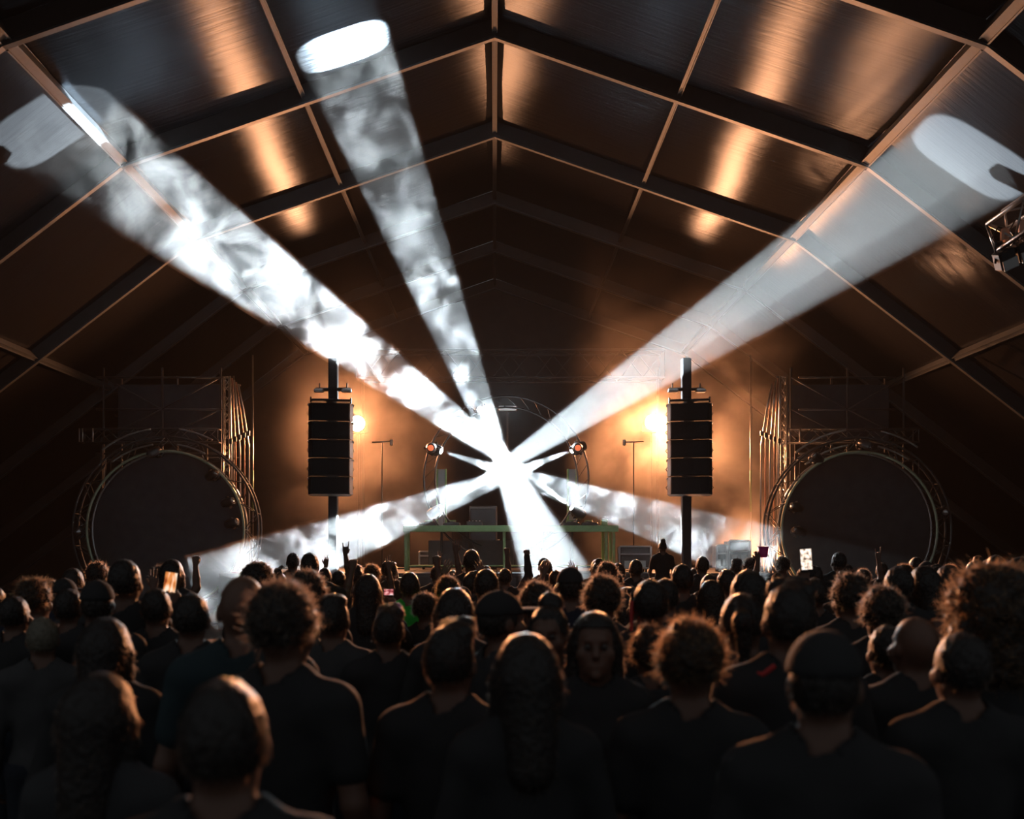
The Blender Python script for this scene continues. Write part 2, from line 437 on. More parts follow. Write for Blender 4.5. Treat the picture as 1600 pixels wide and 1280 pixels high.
part('body', MB().bevbox((P(946, 0, YT).x, YT + .3, zt + .08), (.16, .2, .17), .015), M['green'], bx)
part('lid', MB().bevbox((P(946, 0, YT).x, YT + .3, zt + .18), (.17, .21, .03), .01), M['edge'], bx)

# green lit uprights of the booth
for px0, lab in ((690, 'green edged upright panel left of the light star on the booth ring'), (894, 'green edged upright panel right of the light star on the booth ring')):
    x = P(px0, 0, 24.9).x; z0, z1 = zt - .05, P(0, 733, 24.9).z
    t = thing('booth_panel', (x, 24.9, SZ), lab, 'panel')
    part('sheet', MB().bevbox((x, 24.9, (z0 + z1) / 2), (.2, .03, z1 - z0), .01), M['edge'], t)
    for s in (-1, 1): part('edge_strip', MB().bevbox((x + s * .11, 24.88, (z0 + z1) / 2), (.05, .07, z1 - z0), .008), M['green'], t)
    part('post', MB().bevbox((x, 24.95, (SZ + z0) / 2), (.06, .06, z0 - SZ), .008), M['black'], t)

# ------------------------------------------------------------------ ring trusses
def ring(px, py, y, r0, r1, lab, skipfrac, m_in, disc=True, floorz=0.0, gaps=()):
    c = P(px, py, y); t = thing('ring_truss', (c.x, y, floorz), lab, 'truss')
    circ = lambda r, yy, a0=0, a1=360, n=64: [Vector((c.x + r * math.cos(R(a0 + (a1 - a0) * i / n)), yy, c.z + r * math.sin(R(a0 + (a1 - a0) * i / n)))) for i in range(n + (0 if a1 - a0 == 360 else 1))]
    part('chord', MB().tube(circ(r0, y - .12), .034, 8, True), m_in, t, True)
    part('chord', MB().tube(circ(r0, y + .2), .03, 8, True), M['truss'], t, True)
    part('chord', MB().tube(circ(r1, y - .12), .028, 8, True), M['aludark'], t, True)
    part('chord', MB().tube(circ(r1, y + .2), .028, 8, True), M['aludark'], t, True)
    for a0, a1 in gaps:
        part('chord', MB().tube(circ(r1 * 1.09, y - .16, a0, a1, 20), .024, 8), M['truss'], t, True)
        part('chord', MB().tube(circ((r0 + r1) / 2, y - .16, a0, a1, 20), .024, 8), M['truss'], t, True)
    br = MB(); n = 36
    for i in range(n):
        a = R(360 * i / n); b = R(360 * (i + 1) / n)
        pa = Vector((c.x + r0 * math.cos(a), y - .12, c.z + r0 * math.sin(a))); pb = Vector((c.x + r1 * math.cos(b), y - .12, c.z + r1 * math.sin(b)))
        if i % 2: pa, pb = Vector((c.x + r1 * math.cos(a), y - .12, c.z + r1 * math.sin(a))), Vector((c.x + r0 * math.cos(b), y - .12, c.z + r0 * math.sin(b)))
        br.tube([pa, pb], .012, 5); q = Vector((0, .32, 0)); br.tube([pa, pa + q], .012, 5); br.tube([pa + q, pb + q], .012, 5)
    part('bracing', br, M['aludark'], t, True)
    if disc:
        part('backdrop', MB().lathe((c.x, y + .26, c.z), (0, 1, 0), [(0, r0 + .02), (.03, r0 + .02)], 64), M['cloth'], t)
    for s in (-1, 1):
        xx = c.x + s * r0 * .75; zz = c.z - math.sqrt(max(.05, r1 ** 2 - (r0 * .75) ** 2))
        if zz > floorz + .05: part('foot', MB().bevbox((xx, y, (floorz + zz) / 2), (.12, .5, zz - floorz), .01), M['black'], t)
    part('base_plate', MB().bevbox((c.x, y, floorz + .03), (2 * r0, .8, .06), .01), M['black'], t)
    return t, c
mgl = M['ringtube'] = mat('pale_ring_tube', (0.5, 0.58, 0.42), 0.35, 0.3, var=.1)
ring(261, 828, 24.0, 1.93, 2.28, 'round truss ring left of the left speaker tower with dark cloth centre', 0, mgl, gaps=((62, 82), (98, 128)))
ring(1340, 828, 24.0, 1.91, 2.26, 'round truss ring right of the right speaker tower with dark cloth centre', 0, mgl, gaps=((55, 78), (98, 130)))
rt = thing('ring_truss', (P(790, 0, 24.55).x, 24.55, SZ), 'round truss ring behind the DJ table carrying the six white beam lights', 'truss')
cB = P(791, 748, 24.55); RB = 1.80
for dr, rr in ((0, .026), (.28, .026)):
    part('chord', MB().tube([Vector((cB.x + (RB + dr) * math.cos(R(5 * i)), 24.55, cB.z + (RB + dr) * math.sin(R(5 * i)))) for i in range(-14, 51)], rr, 8), M['black'], rt, True)
br = MB()
for i in range(-14, 50, 2):
    a, b = R(5 * i), R(5 * (i + 2))
    br.tube([(cB.x + RB * math.cos(a), 24.55, cB.z + RB * math.sin(a)), (cB.x + (RB + .28) * math.cos(b), 24.55, cB.z + (RB + .28) * math.sin(b))], .01, 5)
part('bracing', br, M['black'], rt, True)
for s in (-1, 1):
    x = cB.x + s * 1.0
    part('foot', MB().bevbox((x, 24.78, (SZ + cB.z - 1.3) / 2), (.08, .08, cB.z - 1.3 - SZ), .01), M['black'], rt)

# ------------------------------------------------------------------ moving heads
def moving_head(s, d, lab, lens, group=None, sc=1.0, side=Vector((0, 1, 0)), dim=False, nm='moving_head_light', name_cat='stage light'):
    s = Vector(s); d = Vector(d).normalized()
    piv = s - d * .22 * sc
    b = piv + side * .34 * sc
    t = thing(nm, b, lab, name_cat, group)
    part('base', MB().lathe(b - side * .06 * sc, side, [(0, .13 * sc), (.02 * sc, .15 * sc), (.1 * sc, .15 * sc), (.12 * sc, .12 * sc)], 14), M['black'], t, False)
    ax = d.cross(side)
    ax = ax.normalized() if ax.length > .05 else d.orthogonal().normalized()
    for q in (-1, 1):
        part('yoke', MB().tube([b + ax * q * .1 * sc, piv + ax * q * .16 * sc + side * .12 * sc, piv + ax * q * .16 * sc], .03 * sc, 8), M['black'], t, True)
    hd = part('head', MB().lathe(s - d * .42 * sc, d, [(0, .05 * sc), (.03 * sc, .12 * sc), (.2 * sc, .135 * sc), (.36 * sc, .11 * sc), (.41 * sc, .1 * sc), (.41 * sc, .085 * sc)], 18), M['black'], t, True)
    part('lens', MB().lathe(s - d * .015 * sc, d, [(0, .075 * sc), (.012 * sc, .075 * sc), (.022 * sc, .045 * sc)], 18), lens, hd, True)
    return t
pos_words = {'left': 'lower right of the light star, beaming to the upper left roof', 'right': 'lower left of the light star, beaming to the upper right roof',
             'top': 'bottom of the light star, beaming up to the roof', 'low_left': 'upper right of the light star, beaming down left',
             'low_right': 'upper left of the light star, beaming down right', 'low_middle': 'top of the light star, beaming down to the crowd'}
for s, d, tgt, key in HEAD_POS:
    moving_head(s, d, 'moving head at ' + pos_words[key], M['lens'])
for px, lab in ((673, 'round red lit lamp left of the upper left beam light'), (903, 'round red lit lamp right of the upper right beam light')):
    p = P(px, 700, 23.55); rl = moving_head(p, Vector((0, -1, -.1)), lab, M['redlens'], nm='moving_head_light')
    dv = Vector((p.x - cB.x, 0, p.z - cB.z)).normalized(); c0 = Vector((cB.x, 24.52, cB.z))
    part('bracket', MB().tube([c0 + dv * (RB - .03), c0 + dv * (RB + .31)], .025, 8).tube([Vector((p.x, 24.05, p.z)), c0 + dv * (Vector((p.x, 0, p.z)) - Vector((cB.x, 0, cB.z))).length], .025, 8), M['black'], rl, True)

# small fixtures around both outer rings
def ring_fix(px, py, d, lab, lens=None):
    moving_head(P(px, py, 23.75), d, lab, lens or M['glasslens'], sc=.85, side=Vector((0, 1, 0)))
ring_fix(232, 712, (-.5, -.6, -.5), 'unlit stage light at the top of the left ring with a bright lens')
ring_fix(122, 831, (.2, -1, 0), 'unlit stage light on the left edge of the left ring')
ring_fix(338, 738, (.7, -.5, .3), 'stage light at the upper right of the left ring lit amber')
ring_fix(365, 782, (.8, -.4, .2), 'stage light at the right of the left ring, above the lowest')
ring_fix(371, 815, (.8, -.4, .2), 'lowest stage light on the right edge of the left ring')
ring_fix(1270, 711, (-.7, -.5, .3), 'stage light at the upper left of the right ring lit amber')
ring_fix(1236, 790, (-.8, -.4, .2), 'stage light on the left edge of the right ring, above the lowest')
ring_fix(1240, 828, (-.8, -.4, .2), 'lowest stage light on the left edge of the right ring')
ring_fix(1362, 699, (.5, -.6, -.4), 'unlit stage light at the top of the right ring')
ring_fix(1478, 800, (-.3, -1, 0), 'unlit stage light on the right edge of the right ring')

# ------------------------------------------------------------------ amber floods on stands
fl_lab = ['bright amber flood lamp beside the right speaker tower', 'bright amber flood lamp beside the left speaker tower',
          'amber floor lamp on the stage behind the right speaker tower', 'amber floor lamp on the stage left of the left speaker tower', 'amber floor lamp on the stage right of the left speaker tower']
for i, ((p, d, k), lab) in enumerate(zip(AMBERS, fl_lab)):
    d = Vector(d).normalized()
    basez = SZ if abs(p.x) < 6.3 and p.y < 31 else 0; g = 1.6 if p.z > 3 else 1.0
    t = thing('flood_lamp', (p.x, p.y + .25, basez), lab, 'lamp')
    part('housing', MB().lathe(p - d * .22, d, [(0, .08 * g), (.05, .15 * g), (.2, .17 * g), (.23, .16 * g)], 16), M['black'], t, True)
    part('lens', MB().lathe(p, d, [(0, .15 * g), (.02, .15 * g), (.03, .1 * g)], 18), M['amberlens'], t, True)
    for sgn in (-1, 1): part('yoke', MB().tube([Vector((p.x + sgn * .2 * g, p.y + .1, p.z)), Vector((p.x + sgn * .2 * g, p.y + .22, p.z - .25)), Vector((p.x, p.y + .25, p.z - .3))], .014, 6), M['black'], t, True)
    part('pole', MB().tube([Vector((p.x, p.y + .25, basez + .02)), Vector((p.x, p.y + .25, p.z - .29))], .03, 8), M['black'], t, True)
    part('base', MB().lathe((p.x, p.y + .25, basez), (0, 0, 1), [(0, .25), (.03, .25), (.05, .06)], 16), M['black'], t)

for px, sg, lab in ((597, -1, 'slim light stand with white tipped crossbar right of the left speaker tower'), (990, 1, 'slim light stand with white tipped crossbar left of the right speaker tower')):
    p = P(px, 690, 24.6); t = thing('light_stand', (p.x, p.y, SZ), lab, 'stand')
    part('pole', MB().tube([(p.x, p.y, SZ), (p.x, p.y, p.z)], .016, 8), M['black'], t, True)
    part('crossbar', MB().tube([(p.x - .25, p.y, p.z - .02), (p.x + .25, p.y, p.z)], .018, 8), M['edge'], t, True)
    part('clamp', MB().bevbox((p.x - sg * .24, p.y - .03, p.z - .03), (.08, .08, .16), .02), M['edge'], t)
    part('base', MB().lathe((p.x, p.y, SZ), (0, 0, 1), [(0, .2), (.02, .2), (.05, .03)], 14), M['black'], t)

# ------------------------------------------------------------------ speaker towers
def tower(px, sg, side):
    y = 21.3; x = P(px, 0, y).x; top = P(0, 560, y).z
    t = thing('speaker_tower', (x, y, 0), f'black steel pole tower holding the {side} stack of line array speakers', 'tower')
    part('pole', MB().bevbox((x, y, top / 2), (.2, .2, top), .02), M['black'], t)
    part('base', MB().bevbox((x, y, .06), (1.6, 1.6, .12), .02), M['black'], t)
    for s1 in (-1, 1): part('brace', MB().tube([(x + s1 * .75, y, .1), (x, y, 1.2)], .03, 8), M['black'], t, True)
    zc = P(0, 609, y).z
    part('crossarm', MB().bevbox((x, y - .02, zc), (.78, .12, .07), .015), M['black'], t)
    for q in (-1, 1):
        l = MB().bevbox((x + q * .3, y - .1, zc - .04), (.22, .14, .08), .02)
        f = part('work_lamp', l, M['edge'], t); f['label'] = 'small pale lamp head under the crossarm'
        part('bracket', MB().bevbox((x + q * .3, y - .02, zc + .07), (.03, .05, .14), .006), M['black'], t)
    z1, z0 = P(0, 632, 20.9).z, P(0, 776, 20.9).z
    yaw = Matrix.Rotation(R(-10 * sg), 3, 'Z')
    n = 5; hh = (z1 - z0) / n
    cxp = x - .02 * sg
    part('rigging_frame', MB().bevbox((cxp, 20.85, z1 + .05), (.82, .5, .05), .01, yaw), M['black'], t)
    for q in (-1, 1): part('rigging_pin', MB().bevbox(Vector((cxp, 20.85, z1 + .06)) + yaw @ Vector((q * .42, -.15, 0)), (.03, .06, .13), .006), M['black'], t)
    part('hoist_bracket', MB().bevbox((x, 21.05, z1 - .1), (.16, .4, .3), .01), M['black'], t)
    names = ['top', 'second', 'middle', 'fourth', 'bottom']
    for i in range(n):
        zc = z1 - hh * (i + .5); c = Vector((cxp, 20.85 - .02 * i * .5, zc))
        mt = yaw @ Matrix.Rotation(R(-1.5 * i), 3, 'X')
        s = thing('line_array_speaker', (c.x, c.y, zc - hh / 2), f'{names[i]} black line array speaker cabinet of the {side} stack', 'speaker')
        wd = .94
        ca = []
        vs = []
        for zz in (-hh / 2 + .012, hh / 2 - .012):
            for X, Y in ((-wd / 2 + .07, -.22), (wd / 2 - .07, -.22), (wd / 2, -.12), (wd / 2 - .06, .3), (-wd / 2 + .06, .3), (-wd / 2, -.12)):
                vs.append(c + mt @ Vector((X, Y, zz * (1 if Y < 0 else .82))))
        fs = [(5, 4, 3, 2, 1, 0), (6, 7, 8, 9, 10, 11)] + [(k, (k + 1) % 6, 6 + (k + 1) % 6, 6 + k) for k in range(6)]
        part('cabinet', MB().add(vs, fs), M['black'], s)
        part('grille', MB().bevbox(c + mt @ Vector((0, -.23, 0)), (wd - .16, .025, hh - .05), .01, mt), M['grille'], s)
        for q in (-1, 1):
            part('side_bracket', MB().bevbox(c + mt @ Vector((q * (wd / 2 + .005), -.07, hh / 2 - .03)), (.03, .12, .04), .006, mt), M['edge'], s)
            part('handle', MB().tube([c + mt @ Vector((q * (wd / 2 - .01), .06, -.06)), c + mt @ Vector((q * (wd / 2 + .03), .08, 0)), c + mt @ Vector((q * (wd / 2 - .01), .1, .06))], .01, 6), M['black'], s, True)
tower(521, -1, 'left'); tower(1072, 1, 'right')

# ------------------------------------------------------------------ scaffolds above the outer rings
def scaffold(side, px0, px1, sg):
    y = 25.2; a, b = P(px0, 0, y).x, P(px1, 0, y).x; zt1 = P(0, 590, y).z; zm = P(0, 640, y).z; zl = P(0, 685, y).z
    t = thing('scaffold', ((a + b) / 2, y, 0), f'dark tube scaffold rising above the {side} truss ring', 'scaffold')
    xs = [a, a + (b - a) * .5, b]
    for x in xs:
        for dy in (0, 1.2): part('standard', MB().tube([(x, y + dy, 0), (x, y + dy, zt1 + .25)], .03, 8), M['aludark'], t, True)
    for z in (zt1, zm, zl - .4):
        for dy in (0, 1.2): part('ledger', MB().tube([(a - .2, y + dy, z), (b + .2, y + dy, z)], .026, 8), M['aludark'], t, True)
    for i in range(2):
        x0, x1 = xs[i], xs[i + 1]
        part('diagonal', MB().tube([(x0, y - .03, zm), (x1, y - .03, zt1)] if i else [(x0, y - .03, zt1), (x1, y - .03, zm)], .02, 8), M['aludark'], t, True)
        part('diagonal', MB().tube([(x0, y - .03, zl), (x1, y - .03, zm)], .02, 8), M['aludark'], t, True)
    part('black_drape', MB().bevbox(((a + b) / 2, y + .7, (zm + zt1) / 2 - .4), (abs(b - a) - .2, .06, 1.5), .02), M['cloth'], t)
    h = thing('box_truss', ((a + b) / 2, 24.6, 0), f'horizontal box truss over the {side} truss ring', 'truss')
    lo, hi = min(a, b) - .35, max(a, b) + .1
    box_truss((lo, 24.7, zl), (hi, 24.7, zl), .33, h, 10, .022, m=M['aludark'])
    for x in (lo + .4, hi - .4): part('leg', MB().tube([(x, 24.95, 0), (x, 24.95, zl)], .04, 8), M['black'], h, True)
    # bright end tubes of the truss
    e = lo if side == 'left' else lo
    for dx in (.02, .1, .36): part('end_tube', MB().tube([(e + dx, 24.5, zl - .17), (e + dx, 24.5, zl + .17)], .02, 8), M['edge'], h, True)
    # a bundle of hanging cables and a mast on the inner side
    xi = P(352 if side == 'left' else 1226, 0, 24.4).x
    zt2 = P(0, 588, 24.4).z; zb = P(0, 690, 24.4).z
    tr = thing('mast_truss', (xi, 24.6, 0), f'slim vertical truss mast at the inner side of the {side} ring, lit amber', 'truss')
    box_truss((xi, 24.55, .02), (xi, 24.55, zt2), .14, tr, 30, .016, Vector((0, 1, 0)))
    for j in range(5):
        q = j - 2
        xx0 = xi - sg * (.12 + .05 * j); xx1 = xi - sg * (.16 + .11 * j)
        c = thing('hanging_strap', (xx1, 24.35, 0), f'{["first", "second", "third", "fourth", "outermost"][j]} amber lit strap beside the {side} truss mast, counted from the mast', 'strap')
        part('strap', MB().tube([(xx0, 24.4, zt2 - .05 * j), ((xx0 + xx1) / 2, 24.36, (zt2 + zb) / 2), (xx1, 24.35, zb - .1 * (j % 3)), (xx1 - sg * .04, 24.35, .01)], .022 - .003 * (j % 2), 7), M['edge'] if j % 2 == 0 else M['copper'], c, True)
        part('clamp', MB().bevbox((xx1, 24.33, zb + .05 * j), (.07, .07, .14), .015), M['black'], c)
    # thin mast further in
    xm = P(395 if side == 'left' else 1173, 0, 26).x
    m = thing('mast', (xm, 26, 0), f'thin dark upright mast between the {side} ring and the {side} speaker tower', 'mast')
    part('pole', MB().tube([(xm, 26, 0), (xm, 26, P(0, 555, 26).z)], .022, 8), M['truss'], m, True)
    part('base', MB().lathe((xm, 26, 0), (0, 0, 1), [(0, .25), (.03, .25), (.06, .04)], 12), M['black'], m)
    part('green_tint', MB().tube([(xm, 26, P(0, 800, 26).z), (xm, 26, P(0, 735, 26).z)], .027, 8), M['green'], m, True)  # thin tube that tints the lower mast green
scaffold('left', 162, 345, -1)
scaffold('right', 1412, 1236, 1)

# ------------------------------------------------------------------ back truss, strip, cases
bt = thing('box_truss', (0, 30.2, 0), 'long horizontal box truss across the back of the stage', 'truss')
zb = P(0, 572, 30).z
box_truss((P(560, 0, 30).x, 30, zb), (P(1035, 0, 30).x, 30, zb), .85, bt, 14, .03, m=M['cloth'])
for px in (565, 1030): part('leg', MB().tube([(P(px, 0, 30).x, 30.3, 0), (P(px, 0, 30).x, 30.3, zb)], .05, 8), M['aludark'], bt, True)
sp = P(793, 638, 27.5)
lb = thing('light_bar', (sp.x, sp.y, SZ), 'short pale light bar behind the top of the light star', 'lamp')
part('tube', MB().bevbox(sp, (.5, .06, .12), .02), M['whitestrip'], lb)
part('housing', MB().bevbox(sp + Vector((0, .07, 0)), (.54, .06, .16), .02), M['black'], lb)
part('pole', MB().tube([(sp.x, sp.y + .1, SZ), (sp.x, sp.y + .1, sp.z)], .02, 8), M['black'], lb, True)

def flight_case(px0, px1, py0, y, lab, bz=SZ, labels=True):
    a, b = P(px0, 0, y).x, P(px1, 0, y).x; z1 = P(0, py0, y).z; c = (a + b) / 2
    t = thing('flight_case', (c, y + .3, bz), lab, 'case')
    part('body', MB().bevbox((c, y + .3, (bz + z1) / 2 + .04), (b - a - .04, .56, z1 - bz - .1), .01), M['case'], t)
    for s in (-1, 1):
        part('corner_edge', MB().bevbox((c + s * (b - a) / 2, y, (bz + z1) / 2 + .03), (.05, .05, z1 - bz - .06), .01), M['edge'], t)
    for z in (z1, (bz + z1) / 2 + .12, bz + .1): part('edge_strip', MB().bevbox((c, y, z), (b - a, .05, .045), .01), M['edge'], t)
    if labels:
        for s in (-1, 1): part('paper_label', MB().box((c + s * (b - a) * .22, y + .012, z1 - .42), ((b - a) * .24, .01, .16)), M['paper'], t)
    for sx in (-1, 1):
        for sy in (.1, .5): part('caster', MB().lathe((c + sx * ((b - a) / 2 - .1) - .02, y + sy, bz + .045), (1, 0, 0), [(0, .045), (.04, .045)], 10), M['black'], t)
    return t
flight_case(968, 1017, 854, 23.0, 'aluminium edged flight case with paper labels right of the DJ table')
flight_case(1120, 1136, 852, 23.4, 'narrow rack case behind the right speaker tower, left of its pair')
flight_case(1139, 1172, 845, 23.6, 'wider rack case behind the right speaker tower, right of its pair')
flight_case(716, 768, 858, 25.8, 'flight case under the left half of the DJ table', labels=False)
flight_case(655, 690, 862, 26.2, 'flight case under the far left end of the DJ table', labels=False)
# big dark monitor behind the table
mo = thing('monitor_speaker', (P(750, 0, 26).x, 26, SZ), 'tall pale grey speaker box behind the DJ table, left of the white beam', 'speaker')
c = Vector((P(755, 0, 26).x, 26, SZ))
part('cabinet', MB().bevbox(c + Vector((0, .3, .85)), (.75, .6, 1.7), .02), M['case'], mo)
part('grille', MB().bevbox(c + Vector((0, -.01, .85)), (.68, .03, 1.55), .01), M['grille'], mo)
part('handle', MB().tube([c + Vector((.38, .2, .8)), c + Vector((.43, .3, .8)), c + Vector((.38, .4, .8))], .015, 6), M['edge'], mo, True)

# ------------------------------------------------------------------ near truss at the right edge
nt_ = thing('box_truss', P(1640, 330, 11.0), 'short aluminium truss with stage lamps hanging at the right edge', 'truss')
ta, tb = P(1546, 352, 11.2), P(1700, 243, 10.2)
ta2 = ta + Vector((.02, 0, -.27)); tb2 = tb + Vector((.02, 0, -.27))
box_truss(ta2 + Vector((.12, 0, .1)), tb2 + Vector((.12, 0, .1)), .36, nt_, 5, .026)
for q in (.3, .85):
    p = ta + (tb - ta) * q; part('steel_wire', MB().tube([p + Vector((.1, 0, 0)), (p.x + .1, p.y, skin(p.x + .1) - .1)], .008, 5), M['black'], nt_, True)
part('top_rail', MB().tube([ta + Vector((.1, -.1, .12)), tb + Vector((.1, -.1, .12))], .03, 8), M['alu'], nt_, True)
for j, (px, py) in enumerate(((1570, 405), (1598, 392))):
    p = P(px, py, 11.0); 
    f = thing('hanging_flood', p + Vector((0, 0, .45)), ['square faced lamp hanging lowest under the right edge truss', 'square faced lamp beside the frame edge under the right edge truss'][j], 'stage light')
    rot = Matrix.Rotation(R(-25), 3, 'Y') @ Matrix.Rotation(R(20), 3, 'X')
    part('housing', MB().bevbox(p, (.2, .16, .22), .02, rot), M['black'], f)
    part('face', MB().bevbox(p + rot @ Vector((0, -.09, -.05)), (.18, .02, .12), .005, rot), M['edge'], f)
    part('yoke', MB().tube([p + rot @ Vector((-.12, 0, 0)), p + Vector((-.1, 0, .2)), p + Vector((.1, 0, .2)), p + rot @ Vector((.12, 0, 0))], .012, 6), M['black'], f, True)
    part('clamp', MB().bevbox(p + Vector((0, 0, .27)), (.09, .07, .16), .02), M['copper'], f)
    part('cable', MB().tube([p + Vector((0, .05, .1)), p + Vector((-.12, .05, .25)), p + Vector((-.05, .05, .38)), p + Vector((.1, .05, .33))], .01, 6), M['black'], f, True)

# ------------------------------------------------------------------ smoke and haze
def smoke_mat(name, base, amp, scale, lo, hi, seed, detail=5.0, aniso=0.15, color=(1, 1, 1), fade=None, warp=0.0):
    m = bpy.data.materials.new(name); t, N, L = nt(m)
    N.remove(N['Principled BSDF']); out = N['Material Output']
    v = N.new('ShaderNodeVolumeScatter'); v.inputs['Anisotropy'].default_value = aniso; v.inputs['Color'].default_value = tuple(color) + (1,)
    tc = N.new('ShaderNodeTexCoord'); mp = N.new('ShaderNodeMapping'); mp.inputs['Location'].default_value = (seed * 3.7, seed * 1.9, seed * 5.3)
    L.new(tc.outputs['Object'], mp.inputs['Vector'])
    n = N.new('ShaderNodeTexNoise'); n.inputs['Scale'].default_value = scale; n.inputs['Detail'].default_value = detail
    n.inputs['Roughness'].default_value = 0.64; n.inputs['Distortion'].default_value = warp
    L.new(mp.outputs[0], n.inputs['Vector'])
    mr = N.new('ShaderNodeMapRange'); mr.interpolation_type = 'SMOOTHSTEP'
    mr.inputs['From Min'].default_value = lo; mr.inputs['From Max'].default_value = hi
    mr.inputs['To Min'].default_value = base; mr.inputs['To Max'].default_value = base + amp
    L.new(n.outputs['Fac'], mr.inputs['Value']); last = mr.outputs[0]
    for (axis, a0, a1, v0, v1) in fade or ():
        sx = N.new('ShaderNodeSeparateXYZ'); L.new(tc.outputs['Object'], sx.inputs[0])
        f = N.new('ShaderNodeMapRange'); f.interpolation_type = 'SMOOTHSTEP'
        f.inputs['From Min'].default_value = a0; f.inputs['From Max'].default_value = a1; f.inputs['To Min'].default_value = v0; f.inputs['To Max'].default_value = v1
        L.new(sx.outputs[axis], f.inputs['Value'])
        mu = N.new('ShaderNodeMath'); mu.operation = 'MULTIPLY'; L.new(last, mu.inputs[0]); L.new(f.outputs[0], mu.inputs[1]); last = mu.outputs[0]
    L.new(last, v.inputs['Density']); L.new(v.outputs[0], out.inputs['Volume'])
    return m

SMOKE = {   # base, amp, scale, lo, hi, seed, fades
    'left': (.003, .20, 1.15, .455, .62, 2, ((0, -3.6, 1.2, 1, .1), (0, -8.4, -6.4, .12, 1))),
    'right': (.031, .012, .35, .35, .65, 5, ((0, -.5, 7.0, .4, .62),)),
    'top': (.007, .10, 1.1, .47, .64, 9, ((2, 3, 9, .9, .6),)),
    'low_left': (.005, .17, 1.3, .47, .64, 4, ((0, -2.6, 0.5, 1, .12),)),
    'low_right': (.004, .09, 1.5, .50, .66, 6, ((0, 0.5, 2.5, .4, 1),)),
    'low_middle': (.013, .010, .5, .4, .65, 3, ()),
}
for s, d, tgt, key in HEAD_POS:
    p = SMOKE[key]
    ln = (tgt - s).length + .25; t = math.tan(BEAM_ANGLE / 2)
    ex = d.cross(Vector((0, 1, 0))).normalized(); ey = d.cross(ex).normalized(); mbm = MB(); vs = []; n = 32
    for h in (.06, ln):
        for j in range(n):
            q = 2 * math.pi * j / n; c_, s_ = math.cos(q), math.sin(q)
            vs.append(s + d * h + ex * math.copysign(abs(c_) ** .57, c_) * (.06 + t * h) * 1.0 + ey * math.copysign(abs(s_) ** .57, s_) * (.06 + t * .72 * h))
    mbm.add(vs, [tuple(range(n - 1, -1, -1)), tuple(range(n, 2 * n))] + [(j, (j + 1) % n, n + (j + 1) % n, n + j) for j in range(n)])
    o = link('smoke', mbm.mesh('smoke', smoke_mat('smoke_' + key, *p[:6], detail=8.0, fade=p[6], warp=.6)))
    tag(o, 'white lit smoke in the beam of the moving head at ' + pos_words[key], 'smoke', 'smoke in the white beams', 'stuff')
    o['label'] = {'left': 'billowing white smoke in the wide beam rising to the upper left', 'right': 'smooth white haze in the wide beam rising to the upper right',
                  'top': 'patchy white haze in the beam rising steeply to the roof', 'low_left': 'dense white smoke in the beam falling to the lower left',
                  'low_right': 'pale smoke in the beam falling to the lower right', 'low_middle': 'white haze in the broad beam falling onto the crowd'}[key]
for side, x0, x1, fx, dens, sd in (('left', -8.3, -.7, ((0, -6.6, -4.2, .03, 1), (0, -1.8, -.8, 1, 0)), .032, 11), ('right', 1.7, 8.7, ((0, 1.8, 3.2, 0, .7), (0, 7.2, 8.7, 1, .03)), .125, 23)):
    hz = MB().box(((x0 + x1) / 2, 27.4, 5.9), (x1 - x0, 4.7, 9.0))
    HZ = smoke_mat('amber_haze_' + side, .010 if side == 'right' else .004, dens, .55, .46, .62, sd, 6.0, 0.3, (1, .9, .82), fade=((2, 3.4, 9.8, 1, .05),) + fx, warp=.4)
    o = link('haze', hz.mesh('haze', HZ)); tag(o, 'drifting haze over the stage lit amber behind the ' + side + ' speaker tower', 'haze', None, 'stuff')

prof = [(-18.5, .1), (18.5, .1), (14.0, 5.0), (7.8, 9.75), (0, 12.45), (-7.8, 9.75), (-14.0, 5.0)]
o = link('haze', MB().prism(prof, 3.0, 35.0).mesh('haze', smoke_mat('hall_haze', .0032, .0, .3, .3, .7, 3, 1.0, .25)))
HALLN = o.data.materials[0].node_tree
for l in list(HALLN.links):
    if l.to_socket.name == 'Density': HALLN.links.remove(l)
next(n for n in HALLN.nodes if n.type == 'VOLUME_SCATTER').inputs['Density'].default_value = .0003
tag(o, 'faint even haze filling the tent above the crowd', 'haze', None, 'stuff')

